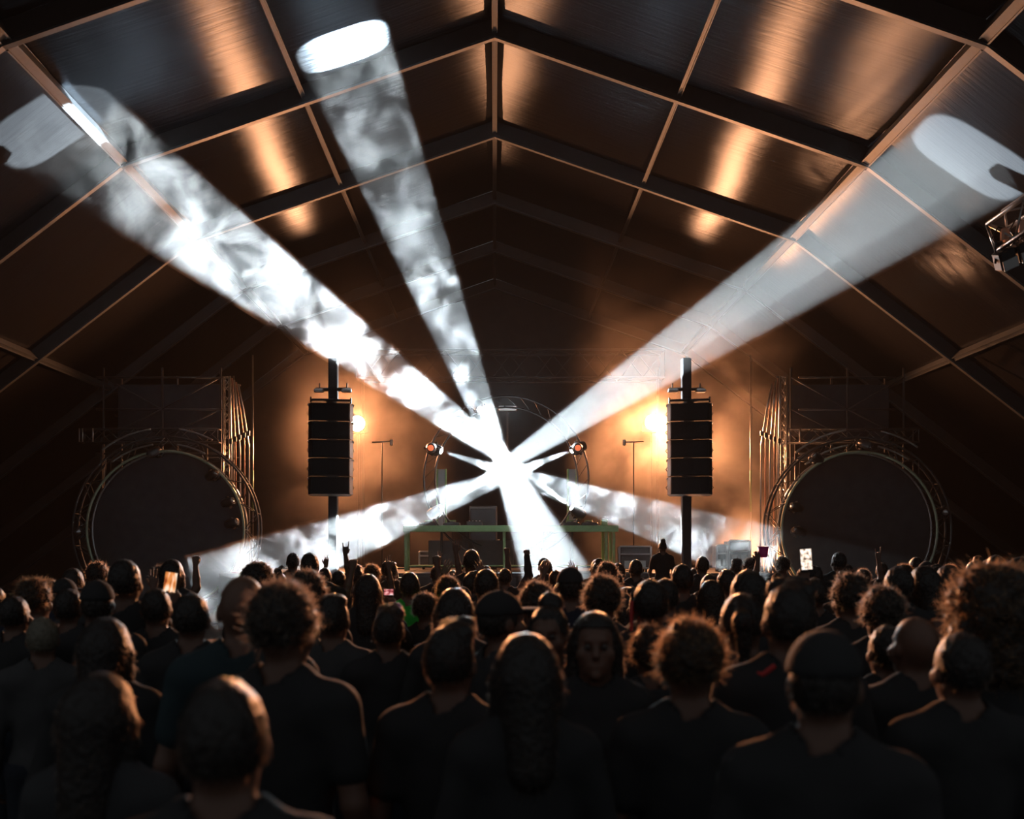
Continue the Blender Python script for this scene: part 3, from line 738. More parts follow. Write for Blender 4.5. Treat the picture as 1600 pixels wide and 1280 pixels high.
#CROWD
# ------------------------------------------------------------------ bodies: distance fields turned into one skin each
class Field:
    def __init__(s, lo, hi, h):
        s.lo = np.array(lo, float); s.h = h
        n = np.ceil((np.array(hi) - s.lo) / h).astype(int) + 1
        s.F = np.ones(n); s.ax = [s.lo[i] + h * np.arange(n[i]) for i in range(3)]
    def put(s, prim, k=0.02, op='add', grow=0.0):
        fn, lo, hi = prim; pad = k + 3 * s.h + abs(grow)
        sl = []
        for i in range(3):
            a = int(np.floor((lo[i] - pad - s.lo[i]) / s.h)); b = int(np.ceil((hi[i] + pad - s.lo[i]) / s.h)) + 1
            a = max(a, 0); b = min(b, s.F.shape[i])
            if b <= a: return
            sl.append(slice(a, b))
        X = s.ax[0][sl[0]][:, None, None]; Y = s.ax[1][sl[1]][None, :, None]; Z = s.ax[2][sl[2]][None, None, :]
        d = fn(X, Y, Z) - grow; w = s.F[tuple(sl)]
        if op == 'add':
            h = np.clip(.5 + .5 * (w - d) / k, 0, 1); s.F[tuple(sl)] = w * (1 - h) + d * h - k * h * (1 - h)
        else:
            d = -d; h = np.clip(.5 - .5 * (w - d) / k, 0, 1); s.F[tuple(sl)] = w * (1 - h) + d * h + k * h * (1 - h)
    def cut(s, fn):
        X = s.ax[0][:, None, None]; Y = s.ax[1][None, :, None]; Z = s.ax[2][None, None, :]
        s.F = np.maximum(s.F, fn(X, Y, Z) + 0 * X + 0 * Y + 0 * Z)
    def bumpy(s, amp, fr):
        X = s.ax[0][:, None, None]; Y = s.ax[1][None, :, None]; Z = s.ax[2][None, None, :]
        s.F = s.F - amp * (np.sin(fr * X + 1.3 * np.sin(fr * .7 * Z)) * np.sin(fr * Y + np.sin(fr * .6 * X)) * np.sin(fr * Z + 1.1 * np.sin(fr * .8 * Y)))
    def mesh(s, name, m=None):
        F = s.F; S = F < 0; n = np.array(F.shape) - 1
        cnt = np.zeros(n, np.int8); C = [(i, j, k) for i in (0, 1) for j in (0, 1) for k in (0, 1)]
        for i, j, k in C: cnt += S[i:i + n[0], j:j + n[1], k:k + n[2]]
        mixed = (cnt > 0) & (cnt < 8); cells = np.argwhere(mixed)
        idx = -np.ones(n, np.int64); idx[mixed] = np.arange(len(cells))
        acc = np.zeros((len(cells), 3)); c = np.zeros(len(cells))
        for a in C:
            for ax in range(3):
                if a[ax]: continue
                b = list(a); b[ax] = 1
                fa = F[cells[:, 0] + a[0], cells[:, 1] + a[1], cells[:, 2] + a[2]]; fb = F[cells[:, 0] + b[0], cells[:, 1] + b[1], cells[:, 2] + b[2]]
                x = (fa < 0) != (fb < 0); t = np.where(x, fa / np.where(x, fa - fb, 1), 0)
                p = np.array(a, float)[None] + t[:, None] * (np.array(b) - np.array(a))[None]
                acc += np.where(x[:, None], p, 0); c += x
        V = s.lo + s.h * (cells + acc / c[:, None]); Q = []
        for a in range(3):
            b, cc = (a + 1) % 3, (a + 2) % 3
            sl0 = [slice(None)] * 3; sl1 = [slice(None)] * 3
            sl0[a] = slice(0, -1); sl1[a] = slice(1, None)
            A, B = S[tuple(sl0)], S[tuple(sl1)]; e = np.argwhere(A != B)
            e = e[(e[:, b] > 0) & (e[:, cc] > 0) & (e[:, b] < n[b]) & (e[:, cc] < n[cc])]
            sg = A[e[:, 0], e[:, 1], e[:, 2]]
            def cell(db, dc):
                q = e.copy(); q[:, b] += db; q[:, cc] += dc; return idx[q[:, 0], q[:, 1], q[:, 2]]
            q = np.stack([cell(-1, -1), cell(0, -1), cell(0, 0), cell(-1, 0)], 1); q[~sg] = q[~sg][:, ::-1]; Q.append(q)
        Q = np.concatenate(Q); Q = Q[(Q >= 0).all(1)]
        return V, Q

def np_mesh(name, V, Q, m=None):
    me = bpy.data.meshes.new(name); nf = len(Q)
    me.vertices.add(len(V)); me.vertices.foreach_set('co', V.astype(np.float32).ravel())
    me.loops.add(nf * 4); me.loops.foreach_set('vertex_index', Q.astype(np.int32).ravel())
    me.polygons.add(nf); me.polygons.foreach_set('loop_start', np.arange(0, nf * 4, 4, dtype=np.int32)); me.polygons.foreach_set('loop_total', np.full(nf, 4, np.int32))
    me.polygons.foreach_set('use_smooth', np.ones(nf, bool)); me.update(calc_edges=True); me.validate()
    me.materials.append(m)
    return me

def cap(a, b, ra, rb=None):
    a = np.array(a, float); b = np.array(b, float); rb = ra if rb is None else rb; ba = b - a; L2 = max(1e-9, ba @ ba); r = max(ra, rb)
    def fn(X, Y, Z):
        px, py, pz = X - a[0], Y - a[1], Z - a[2]
        h = np.clip((px * ba[0] + py * ba[1] + pz * ba[2]) / L2, 0, 1)
        return np.sqrt((px - ba[0] * h) ** 2 + (py - ba[1] * h) ** 2 + (pz - ba[2] * h) ** 2) - ra - (rb - ra) * h
    return fn, np.minimum(a, b) - r, np.maximum(a, b) + r

def ell(c, r):
    c = np.array(c, float); r = np.array(r, float)
    def fn(X, Y, Z):
        x, y, z = (X - c[0]), (Y - c[1]), (Z - c[2])
        k0 = np.sqrt((x / r[0]) ** 2 + (y / r[1]) ** 2 + (z / r[2]) ** 2); k1 = np.sqrt((x / r[0] ** 2) ** 2 + (y / r[1] ** 2) ** 2 + (z / r[2] ** 2) ** 2)
        return k0 * (k0 - 1) / np.maximum(k1, 1e-6)
    return fn, c - r, c + r

U3 = lambda v: np.array(v, float) / np.linalg.norm(v)
def hand(W, d, nrm, style, side):
    """palm with four unequal bent fingers and a thumb leaving the side of the palm"""
    d = U3(d); nrm = np.array(nrm, float); nrm = U3(nrm - d * (nrm @ d)); s = np.cross(d, nrm) * side; W = np.array(W, float)
    P_ = []
    bend = dict(open=(8, 10, 8), relax=(25, 30, 20), fist=(80, 95, 70), grip=(40, 50, 35), rock=(80, 95, 70))[style]
    fan = dict(open=9, relax=3, fist=0, grip=3, rock=6)[style]
    for i in range(4):
        o = (-.031, -.0105, .0105, .030)[i]; k = W + d * (.085, .09, .087, .078)[i] + s * o
        P_.append((cap(W + d * .015 + s * o * .55, k, .0145, .012), .012))
        L = (.043, .048, .045, .035)[i]; ang = 0; a = R((o / .03) * fan); dr = U3(d * math.cos(a) + s * math.sin(a)); q = k
        b3 = bend if not (style == 'rock' and i in (0, 3)) else (4, 6, 4)
        for j in range(3):
            ang += R(b3[j]); v = dr * math.cos(ang) + nrm * math.sin(ang); e = q + v * L * (1, .66, .5)[j]
            P_.append((cap(q, e, .0095 - .001 * j, .0085 - .001 * j), .004)); q = e
    tb = W + d * .03 - s * .028 + nrm * .006
    if style in ('fist', 'rock'):
        m1 = tb + d * .035 - s * .012 + nrm * .03; m2 = m1 + s * .035 + nrm * .012 + d * .006
    elif style == 'grip': m1 = tb + d * .03 - s * .02 + nrm * .03; m2 = m1 + d * .025 + nrm * .025
    else: m1 = tb + d * .03 - s * .03 + nrm * .008; m2 = m1 + d * .03 - s * .012
    P_.append((cap(tb, m1, .015, .012), .012)); P_.append((cap(m1, m2, .0115, .009), .006))
    return P_

HEADC = np.array((0, -.015, 1.645))
def torso_prims(sex, legs=True):
    f = sex == 'w'; a = .9 if f else 1
    T = [(ell((0, 0, 1.27), (.160 * a, .112, .19)), .05), (cap((-.145 * a, -.012, 1.405), (.145 * a, -.012, 1.405), .062 * a), .06),
         (ell((0, 0, 1.07), (.135 * a, .1, .18)), .06), (ell((0, -.012, .93), (.162 if not f else .168, .12, .13)), .06)]
    for s in (-1, 1): T.append((cap((s * .11, -.025, 1.425), (s * .045, -.022, 1.49), .042), .05))
    if f:
        for s in (-1, 1): T.append((ell((s * .07, .085, 1.27), (.062, .055, .06)), .03))
    return T
def leg_prims(pose):
    P_ = []
    for s in (-1, 1):
        if pose == 'sit':
            hip, kn, an = (s * .09, .02, .93), (s * .17, .40, .94), (s * .16, .42, .52)
        else: hip, kn, an = (s * .088, 0, .9), (s * .1, .01, .49), (s * .105, -.03, .09)
        mid = tuple(kn[i] * .62 + an[i] * .38 - (.02 if i == 1 else 0) for i in range(3))
        P_ += [(cap(hip, kn, .088, .056), .05), (cap(kn, mid, .054, .056), .03), (cap(mid, an, .054, .037), .03)]
        P_.append((cap((an[0], an[1] - .02, an[2] - .05), (an[0] + s * .015, an[1] + .16, an[2] - .062), .042, .03), .03))
    return P_
def arm_prims(s, arm, a=1.0, sleeve=None):
    el, wr, hd, pn, st = arm; up = el[2] > 1.41
    sh = np.array((s * .183 * a, -.012, 1.405 + (.035 if up else 0))); el = np.array((s * el[0], el[1], el[2])); wr = np.array((s * wr[0], wr[1], wr[2]))
    if sleeve == 'short': return [(cap(sh, sh + (el - sh) * .62, .058 * a, .052 * a), .05)]
    P_ = [(cap(sh, el, .054 * a, .041 * a), .05), (cap(el, el + (wr - el) * .4, .041 * a, .04 * a), .02), (cap(el + (wr - el) * .4, wr, .039 * a, .027 * a), .02)]
    if sleeve == 'long': return P_
    hd = np.array((s * hd[0], hd[1], hd[2])); pn = np.array((s * pn[0], pn[1], pn[2]))
    return P_ + hand(wr, hd, pn, st, s)
def head_prims():
    P_ = [(cap((0, -.022, 1.43), (0, 0, 1.57), .057, .054), .03), (ell(HEADC + (0, 0, .005), (.076, .097, .1)), .03), (ell((0, .032, 1.572), (.056, .062, .062)), .035),
          (cap((0, .083, 1.642), (0, .104, 1.606), .009, .0145), .012), (cap((-.032, .077, 1.662), (.032, .077, 1.662), .012), .015),
          (cap((-.018, .088, 1.567), (.018, .088, 1.567), .008), .01), (cap((0, .08, 1.535), (0, .085, 1.532), .018), .02)]
    for s in (-1, 1): P_ += [(ell((s * .079, -.012, 1.622), (.011, .022, .032)), .008), (cap((s * .05, .06, 1.61), (s * .05, .055, 1.6), .022), .02)]
    return P_
def eye_sockets(): return [cap((s * .031, .093, 1.638), (s * .031, .094, 1.638), .0135) for s in (-1, 1)]

DOWN = ((.245, -.03, 1.12), (.255, .05, .875), (0, .12, -1), (-1, .1, 0), 'relax')
POSES = {
    'man': ('m', DOWN, DOWN, None), 'woman': ('w', DOWN, DOWN, None),
    'fist': ('m', ((.31, .08, 1.66), (.285, .12, 1.91), (0, .1, 1), (-.2, 1, 0), 'fist'), DOWN, None),
    'open': ('m', ((.29, .06, 1.67), (.25, .06, 1.93), (-.05, .05, 1), (0, 1, 0), 'open'), DOWN, None),
    'rock': ('m', ((.29, .06, 1.67), (.25, .06, 1.93), (0, .05, 1), (0, 1, 0), 'rock'), DOWN, None),
    'low_open': ('w', ((.27, .2, 1.24), (.24, .22, 1.5), (0, .1, 1), (0, 1, 0), 'open'), DOWN, None),
    'low_fist': ('m', ((.29, .2, 1.26), (.31, .24, 1.52), (.1, .1, 1), (-.3, 1, 0), 'fist'), DOWN, None),
    'mid_fist': ('m', ((.31, .16, 1.36), (.36, .2, 1.6), (.15, .1, 1), (-.3, 1, 0), 'fist'), DOWN, None),
    'grip': ('m', ((.25, .22, 1.27), (.14, .38, 1.47), (-.1, .25, 1), (-.7, .6, 0), 'grip'), ((.25, .2, 1.25), (.1, .38, 1.4), (-.3, .3, 1), (-.9, .4, 0), 'relax'), None),
    'cup': ('m', ((.29, .06, 1.67), (.25, .06, 1.93), (0, .05, 1), (0, 1, 0), 'grip'), DOWN, None),
    'both': ('w', ((.29, .1, 1.62), (.2, .16, 1.86), (-.4, .1, 1), (-.3, 1, 0), 'open'), ((.29, .1, 1.62), (.2, .16, 1.86), (-.4, .1, 1), (-.3, 1, 0), 'open'), None),
    'sit': ('w', ((.24, .08, 1.14), (.2, .26, 1.0), (0, 1, -.4), (-.5, 0, -1), 'relax'), ((.24, .08, 1.14), (.2, .26, 1.0), (0, 1, -.4), (-.5, 0, -1), 'relax'), 'sit'),
}
HANDC = {}
def build_proto(name):
    sex, ra, la, lp = POSES[name]; a = .9 if sex == 'w' else 1.0
    fine = name not in ('man', 'woman'); h = .0085 if fine else .009
    xs = [.42]; zt = 1.78
    for arm in (ra, la): xs.append(max(arm[0][0], arm[1][0]) + .14); zt = max(zt, arm[1][2] + .24)
    B = Field((-max(xs), -.2, 0 if lp is None else .4), (max(xs), .62 if lp or name == 'grip' else .42, zt), h)
    arms = arm_prims(1, ra, a) + arm_prims(-1, la, a)
    for p, k in torso_prims(sex) + leg_prims(lp) + head_prims() + arms: B.put(p, k)
    for p in eye_sockets(): B.put(p, .008, 'sub')
    body = np_mesh('body_' + name, *B.mesh('b'), m=M['skin'])
    out = {'body': body}
    for sl in ('short', 'long'):
        S = Field((-max(xs), -.22, .8), (max(xs), .45, zt), .014)
        for p, k in torso_prims(sex): S.put(p, k + .02, grow=.014)
        for s, arm in ((1, ra), (-1, la)):
            for p, k in arm_prims(s, arm, a, sl): S.put(p, k, grow=.013)
        S.bumpy(.004, 26)
        S.cut(lambda X, Y, Z: .86 - Z); S.put(cap((0, -.02, 1.46), (0, -.01, 1.62), .068), .01, 'sub')
        out['shirt_' + sl] = np_mesh('shirt', *S.mesh('s'), m=M['shirt_black'])
    T = Field((-.3, -.22, .02 if lp is None else .4), (.3, .5 if lp else .2, 1.05), .016)
    for p, k in torso_prims(sex)[2:4] + [q for q in leg_prims(lp) if True]: T.put(p, k, grow=.016)
    if lp is None: T.cut(lambda X, Y, Z: np.maximum(Z - .97, .1 - Z))
    else: T.cut(lambda X, Y, Z: np.maximum(Z - 1.02, .5 - Z))
    out['trousers'] = np_mesh('trousers', *T.mesh('t'), m=M['denim'])
    el, wr, hd, pn, st = ra
    HANDC[name] = np.array(wr) + U3(hd) * (.09 if st in ('grip', 'fist') else .12) + U3(pn) * (.03 if st == 'grip' else 0)
    return out

def strands(V, Q, n, ln, wd, curl, rng):
    """thin tapered locks standing out of the hair"""
    tri = V[Q]; c = tri.mean(1); nr = np.cross(tri[:, 2] - tri[:, 0], tri[:, 3] - tri[:, 1]); ar = np.linalg.norm(nr, axis=1); nr /= ar[:, None] + 1e-9
    ix = rng.choice(len(Q), n, p=ar / ar.sum()); vs, fs = [], []
    for q in ix:
        p, m = c[q], nr[q]; t = rng.normal(size=3); t -= m * (t @ m); t /= np.linalg.norm(t) + 1e-9
        L = ln * rng.uniform(.5, 1.3); dirn = m * (.75 if curl else .35) + t * .7 + np.array((0, -.1, -.25 if not curl else 0)); side = np.cross(dirn, m + .01); side /= np.linalg.norm(side) + 1e-9
        p0 = p - m * .006; p1 = p0 + dirn * L * .5; p2 = p1 + (dirn * .5 + (rng.normal(size=3) * .6 if curl else np.array((0, 0, -.35)))) * L * .6
        o = len(V) + len(vs)
        vs += [p0 - side * wd, p0 + side * wd, p1 + side * wd * .7, p1 - side * wd * .7, p2 + side * wd * .15, p2 - side * wd * .15]
        fs += [(o, o + 1, o + 2, o + 3), (o + 3, o + 2, o + 4, o + 5)]
    return np.concatenate([V, np.array(vs)]), np.concatenate([Q, np.array(fs)])

def hairline(f, low=1.585, face=.045):
    f.cut(lambda X, Y, Z: np.minimum(Y - face + (1.70 - Z) * .0, 1.705 - Z) * 1.0)      # opens the face below the fringe
    f.cut(lambda X, Y, Z: low - Z + np.clip(Y + .05, 0, 1) * .5)                          # nape to temples
def build_hair(kind):
    rng = np.random.default_rng(len(kind) * 13 + 5)
    f = Field((-.22, -.24, 1.18), (.22, .2, 1.9), .0085)
    if kind in ('short', 'flat', 'quiff'):
        f.put(ell(HEADC + (0, -.008, .012), (.084, .104, .108)), .02)
        if kind == 'flat': f.put(ell((0, 0, 1.745), (.07, .085, .03)), .03)
        if kind == 'quiff': f.put(cap((-.03, .06, 1.75), (.04, .05, 1.76), .032), .03); f.put(cap((.02, .0, 1.755), (.06, -.02, 1.74), .025), .03)
        f.bumpy(.004, 90); hairline(f); n, ln, wd, cu = 1500, .028, .0016, False
    elif kind == 'curly':
        f.put(ell(HEADC + (0, -.01, .03), (.1, .115, .115)), .02); f.bumpy(.012, 75); hairline(f, 1.6, .07); n, ln, wd, cu = 2200, .034, .0018, True
    elif kind == 'afro':
        f.put(ell(HEADC + (0, -.02, .04), (.135, .14, .135)), .02); f.bumpy(.012, 60); hairline(f, 1.57, .07); n, ln, wd, cu = 2600, .036, .0018, True
    elif kind == 'bushy':
        f.put(ell(HEADC + (0, -.03, .015), (.15, .14, .14)), .02); f.put(ell((0, -.06, 1.5), (.15, .1, .16)), .06); f.bumpy(.016, 50); f.cut(lambda X, Y, Z: np.minimum(Y - .05, 1.70 - Z)); n, ln, wd, cu = 3200, .045, .002, True
    elif kind in ('long', 'parted'):
        f.put(ell(HEADC + (0, -.01, .012), (.09, .108, .108)), .02)
        f.put(cap((0, -.07, 1.62), (0, -.095, 1.38), .085, .07), .05)
        for s in (-1, 1): f.put(cap((s * .07, -.02, 1.62), (s * .09, -.01, 1.33), .036, .022), .03)
        f.bumpy(.002, 60); f.cut(lambda X, Y, Z: np.minimum(Y - .035, 1.70 - Z)); f.cut(lambda X, Y, Z: np.maximum(np.abs(X) - .055, -1) * 0 + np.where((np.abs(X) < .052) & (Y > .02) & (Z < 1.70), .02, -1)); n, ln, wd, cu = 1400, .05, .0015, False
    elif kind in ('bun', 'ponytail'):
        f.put(ell(HEADC + (0, -.008, .01), (.083, .103, .105)), .02); hairline(f, 1.6, .05)
        if kind == 'bun': f.put(ell((0, -.075, 1.765), (.052, .05, .046)), .012); f.bumpy(.004, 70)
        else:
            f.put(cap((0, -.1, 1.7), (0, -.155, 1.66), .025, .035), .02); f.put(cap((0, -.155, 1.66), (.01, -.15, 1.42), .036, .014), .02)
        n, ln, wd, cu = 1000, .03, .0014, False
    V, Q = f.mesh('h'); n0 = len(Q); V, Q = strands(V, Q, n, ln, wd, cu, rng)
    me = np_mesh('hair_' + kind, V, Q, M['hair_black']); me.materials.append(M['hair_black_locks'])
    me.polygons.foreach_set('material_index', (np.arange(len(Q)) >= n0).astype(np.int32)); return me
def build_cap(kind):
    f = Field((-.14, -.18, 1.58), (.14, .26, 1.8), .008)
    f.put(ell(HEADC + (0, -.008, .018), (.09, .11, .108)), .02); f.cut(lambda X, Y, Z: 1.668 - Z - .12 * Y * 0)
    if kind == 'cap':
        f.put(ell((0, .14, 1.682), (.082, .085, .012)), .012)
        f.put(cap((0, -.008, 1.765), (0, -.008, 1.77), .008), .006)
    return np_mesh('cap', *f.mesh('c'), m=M['shirt_black'])

PROTO = {k: build_proto(k) for k in POSES}
HAIR = {k: build_hair(k) for k in ('short', 'flat', 'quiff', 'curly', 'afro', 'bushy', 'long', 'bun', 'ponytail')}
CAPM = {k: build_cap(k) for k in ('cap', 'beanie')}
HEADW = dict(short=.176, flat=.176, quiff=.18, curly=.222, afro=.29, bushy=.33, long=.19, bun=.178, ponytail=.178, bald=.165, cap=.186, beanie=.184)
HTOP = dict(short=1.768, flat=1.78, quiff=1.785, curly=1.80, afro=1.83, bushy=1.80, long=1.768, bun=1.81, ponytail=1.765, bald=1.752, cap=1.775, beanie=1.775)

def hair_slots(o, hc):
    for k, m in enumerate((M[hc], M[hc + '_locks'])): o.material_slots[k].link = 'OBJECT'; o.material_slots[k].material = m
def slot(o, m): o.material_slots[0].link = 'OBJECT'; o.material_slots[0].material = m
def person(label, x, y, z, s, yaw, proto='man', hair='short', shirt='black', sleeve='short', skin='skin', hc='hair_black', mirror=False, group=None, eyes=False):
    pr = PROTO[proto]
    o = link('person', pr['body'], None, (x, y, z)); o.rotation_euler = (0, 0, yaw); o.scale = (-s if mirror else s, s, s); slot(o, M[skin])
    tag(o, label, 'person', group)
    c = link('shirt', pr['shirt_' + sleeve], o); slot(c, M['shirt_' + shirt])
    link('trousers', pr['trousers'], o)
    if hair in ('cap', 'beanie'):
        c = link('cap', CAPM[hair], o); slot(c, M['shirt_black'])
        c = link('hair', HAIR['short'], o); c.scale = (.97, .97, .985); c.location = (0, 0, .018); hair_slots(c, hc)
    elif hair != 'bald':
        c = link('hair', HAIR[hair], o); hair_slots(c, hc)
    if eyes:
        for q in (-1, 1): link('eye', EYE, o, (q * .031, .0845, 1.638))
    return o
EYE = MB().lathe((0, -.012, 0), (0, 1, 0), [(0, .002), (.004, .009), (.012, .0125), (.02, .009), (.024, .002)], 12).mesh('eye', M['eye'], True)

TAKEN, RECTS = [], []
PEOPLE = []
def by_head(px, ytop, wpx, hair, proto, yawd, shirt, sleeve, label, hc='hair_black', skin='skin', eyes=False, y=None):
    Y = HEADW[hair] * .985 * F / wpx if y is None else y
    p = P(px, ytop, Y); s = p.z / HTOP[hair]
    if not .84 < s < 1.09:                        # keep people the size of people: move them along the sight line instead
        s = min(max(s, .85), 1.08); Y = (s * HTOP[hair] - CAMZ) / ((CY - ytop) / F); Y = min(max(Y, 2.0), 17); p = P(px, ytop, Y)
    o = person(label, p.x, p.y, 0, s, R(yawd), proto, hair, shirt, sleeve, skin, hc, eyes=eyes)
    TAKEN.append((p.x, p.y)); RECTS.append((px - wpx * .6, ytop - wpx * .12, px + wpx * .6, ytop + wpx * 1.25, Y))
    PEOPLE.append(o); return o

NEAR = [
 # px, top, width, hair, pose, yaw, shirt, sleeve, label
 (445, 905, 112, 'curly', 'man', -14, 'black', 'short', 'large near man with dense curly hair and wire glasses left of centre', 'hair_black'),
 (380, 899, 74, 'bald', 'man', 8, 'teal', 'short', 'bald broad shouldered person in a teal shirt behind the large curly haired man'),
 (67, 963, 56, 'short', 'man', 20, 'grey', 'long', 'fair short haired person in grey top at the left edge', 'hair_fair'),
 (111, 919, 47, 'short', 'man', -10, 'black', 'long', 'dark short haired person behind the fair haired one at the left'),
 (168, 962, 82, 'long', 'woman', 4, 'black', 'long', 'person with smooth long dark hair near the left edge'),
 (163, 1046, 118, 'long', 'woman', -8, 'charcoal', 'long', 'very near long haired head sunk low at the lower left'),
 (352, 1056, 150, 'short', 'man', 6, 'black', 'short', 'blurred very near head at the bottom below the large curly haired man'),
 (521, 927, 56, 'flat', 'man', -6, 'grey', 'long', 'flat topped short haired person in a grey jacket with lit shoulder'),
 (607, 944, 58, 'quiff', 'man', 5, 'black', 'short', 'person with spiky tousled hair left of centre, small earrings glinting'),
 (704, 967, 90, 'quiff', 'man', -12, 'black', 'short', 'near person with wavy lit hair just left of centre'),
 (786, 921, 70, 'cap', 'man', -62, 'charcoal', 'short', 'person in a dark cap turned right at the centre'),
 (856, 927, 72, 'bun', 'woman', 168, 'black', 'short', 'woman with hair tied back facing the camera right of the cap wearer'),
 (820, 985, 108, 'long', 'woman', 8, 'black', 'long', 'near head of smooth straight hair at the bottom centre'),
 (940, 897, 64, 'curly', 'man', 4, 'charcoal', 'long', 'tall person with round halo of curly hair right of centre'),
 (1016, 904, 57, 'short', 'man', -4, 'black', 'short', 'short haired person with red ribbon behind the left ear'),
 (930, 954, 84, 'long', 'woman', 176, 'black', 'short', 'long haired woman facing the camera below the curly halo of hair'),
 (1016, 974, 52, 'curly', 'woman', 0, 'charcoal', 'short', 'small curly greyish head beside the large warm rimmed curls'),
 (1078, 963, 116, 'curly', 'man', -6, 'black', 'short', 'large near head of curls with warm orange rim right of centre', 'hair_brown'),
 (1160, 924, 74, 'ponytail', 'man', -14, 'black', 'long', 'person with tied back hair right of the large warm rimmed curls'),
 (1232, 903, 84, 'quiff', 'man', -6, 'black', 'short', 'large man with swept up hair and red lanyard on the right'),
 (1326, 894, 62, 'curly', 'man', 10, 'black', 'short', 'curly haired person behind the man with swept up hair'),
 (1377, 914, 72, 'curly', 'man', -10, 'black', 'short', 'rough haired person in front of the right ring'),
 (1428, 963, 72, 'bald', 'man', 8, 'black', 'short', 'smooth headed person low before the right ring'),
 (1288, 980, 124, 'beanie', 'man', -20, 'black', 'long', 'near person in a dark beanie at the lower right'),
 (1545, 882, 142, 'bushy', 'woman', -6, 'black', 'long', 'near person with big bushy hair at the right edge', 'hair_brown'),
 (1168, 889, 58, 'short', 'man', 6, 'black', 'short', 'round short haired head behind the person with tied back hair'),
 (1040, 903, 44, 'short', 'man', -10, 'black', 'short', 'dark head just right of the one with the red ribbon'),
 (710, 917, 62, 'long', 'woman', 3, 'black', 'long', 'person with long straight dark hair below the DJ table'),
 (403, 877, 56, 'afro', 'man', 6, 'black', 'short', 'person with a round afro behind the bald person'),
 (482, 889, 62, 'curly', 'man', -8, 'black', 'short', 'person with messy dark hair behind the flat topped one'),
 (1592, 870, 40, 'cap', 'man', -30, 'black', 'short', 'person in a cap at the far right edge beyond the bushy hair'),
 (1441, 883, 46, 'long', 'woman', 4, 'black', 'long', 'straight haired person with warm lit edge below the right ring, right of its pair'),
 (1402, 884, 44, 'short', 'man', 2, 'black', 'long', 'square headed person with warm lit edge below the right ring, left of its pair'),
 (1065, 881, 36, 'short', 'man', 0, 'black', 'short', 'round head with orange rim below the right speaker tower'),
 (245, 918, 50, 'short', 'man', 10, 'black', 'long', 'dark round head left of the glowing amber phone'),
 (153, 905, 56, 'cap', 'man', 12, 'black', 'long', 'capped person behind the long haired one at the left'),
 (25, 930, 48, 'short', 'man', -12, 'black', 'long', 'dark head at the far left edge above the fair haired person'),
 (838, 907, 62, 'curly', 'woman', 6, 'black', 'short', 'person with frizzy lit hair behind the cap wearer'),
 (890, 885, 44, 'beanie', 'man', 4, 'navy', 'long', 'round capped person in a jacket with white lettering on the back'),
 (700, 899, 42, 'curly', 'woman', 0, 'green', 'short', 'person in bright green top below the DJ table'),
 (640, 893, 34, 'short', 'man', 4, 'green', 'short', 'short haired person in green shirt left of the bright green top'),
 (530, 891, 24, 'short', 'man', -4, 'green', 'long', 'small person in a dull green top below the left speaker tower'),
 (555, 881, 26, 'flat', 'man', 8, 'black', 'short', 'flat headed person against the white smoke, right of the dull green top'),
 (1310, 862, 22, 'short', 'man', 0, 'black', 'short', 'person standing head and shoulders above the crowd before the right ring'),
 (1222, 869, 24, 'curly', 'man', 0, 'black', 'short', 'curly head with a topknot right of the pink cup'),
 (948, 877, 34, 'curly', 'woman', 4, 'black', 'short', 'curly head below the right end of the DJ table'),
 (993, 874, 22, 'short', 'man', 0, 'black', 'short', 'short haired head before the flight case'),
 (1097, 869, 21, 'short', 'man', 0, 'black', 'short', 'round head right of the foot of the right speaker tower'),
 (1135, 889, 34, 'short', 'woman', 0, 'black', 'short', 'head with orange rim between the right tower and the round head'),
 (1272, 902, 40, 'short', 'man', 0, 'black', 'short', 'warm rimmed head behind the bright phone'),
 (1480, 882, 40, 'short', 'woman', 0, 'black', 'long', 'round head with thin rim left of the bushy hair'),
 (665, 925, 46, 'curly', 'woman', -20, 'black', 'short', 'dark haired person with shirt bearing a white diamond emblem'),
 (575, 905, 40, 'long', 'woman', 4, 'black', 'long', 'dark long haired person behind the spiky haired one'),
 (1110, 905, 40, 'long', 'woman', 0, 'black', 'long', 'straight haired person with thin orange edge behind the warm rimmed curls'),
 (760, 888, 40, 'short', 'man', 0, 'black', 'short', 'short haired person behind the cap wearer, in front of the table leg'),
 (300, 925, 60, 'short', 'man', 4, 'black', 'long', 'dark person right of the amber phone, left of the bald person'),
 (1385, 975, 66, 'short', 'woman', 0, 'black', 'long', 'dim head between the beanie and the smooth headed person'),
 (1500, 985, 90, 'short', 'man', 0, 'black', 'long', 'dim near head in front of the bushy hair at the lower right'),
]
for r in NEAR:
    px, yt, wp, hr, po, yw, sh, sl, lb = r[:9]; hc = r[9] if len(r) > 9 else 'hair_black'
    by_head(px, yt, wp, hr, po, yw, sh, sl, lb, hc, eyes=abs(yw) > 100)

# people with raised hands: the hand is put where the photograph has it
HELD = []
def by_hand(px, py, Y, proto, label, mirror=False, hair='short', shirt='black', skin='skin', sleeve='short'):
    p = P(px, py, Y); hc = HANDC[proto]; s = min(max(p.z / hc[2], .84), 1.08)
    if abs(s - p.z / hc[2]) > 1e-3:
        z = s * hc[2]; Y = (z - CAMZ) / ((CY - py) / F) if abs(CY - py) > 3 else Y; Y = min(max(Y, 5), 17); p = P(px, py, Y); 
    x = p.x - hc[0] * s * (-1 if mirror else 1); y = p.y - hc[1] * s
    o = person(label, x, y, 0, s, 0, proto, hair, shirt, sleeve, skin, mirror=mirror)
    TAKEN.append((x, y)); hp = P_head = (x * F / y + CX, CY - (1.75 * s - CAMZ) * F / y); w_ = .18 * F / y
    RECTS.append((px - w_, py - w_, px + w_, py + w_ * 2, y)); HELD.append((o, p, s)); return o, p, s
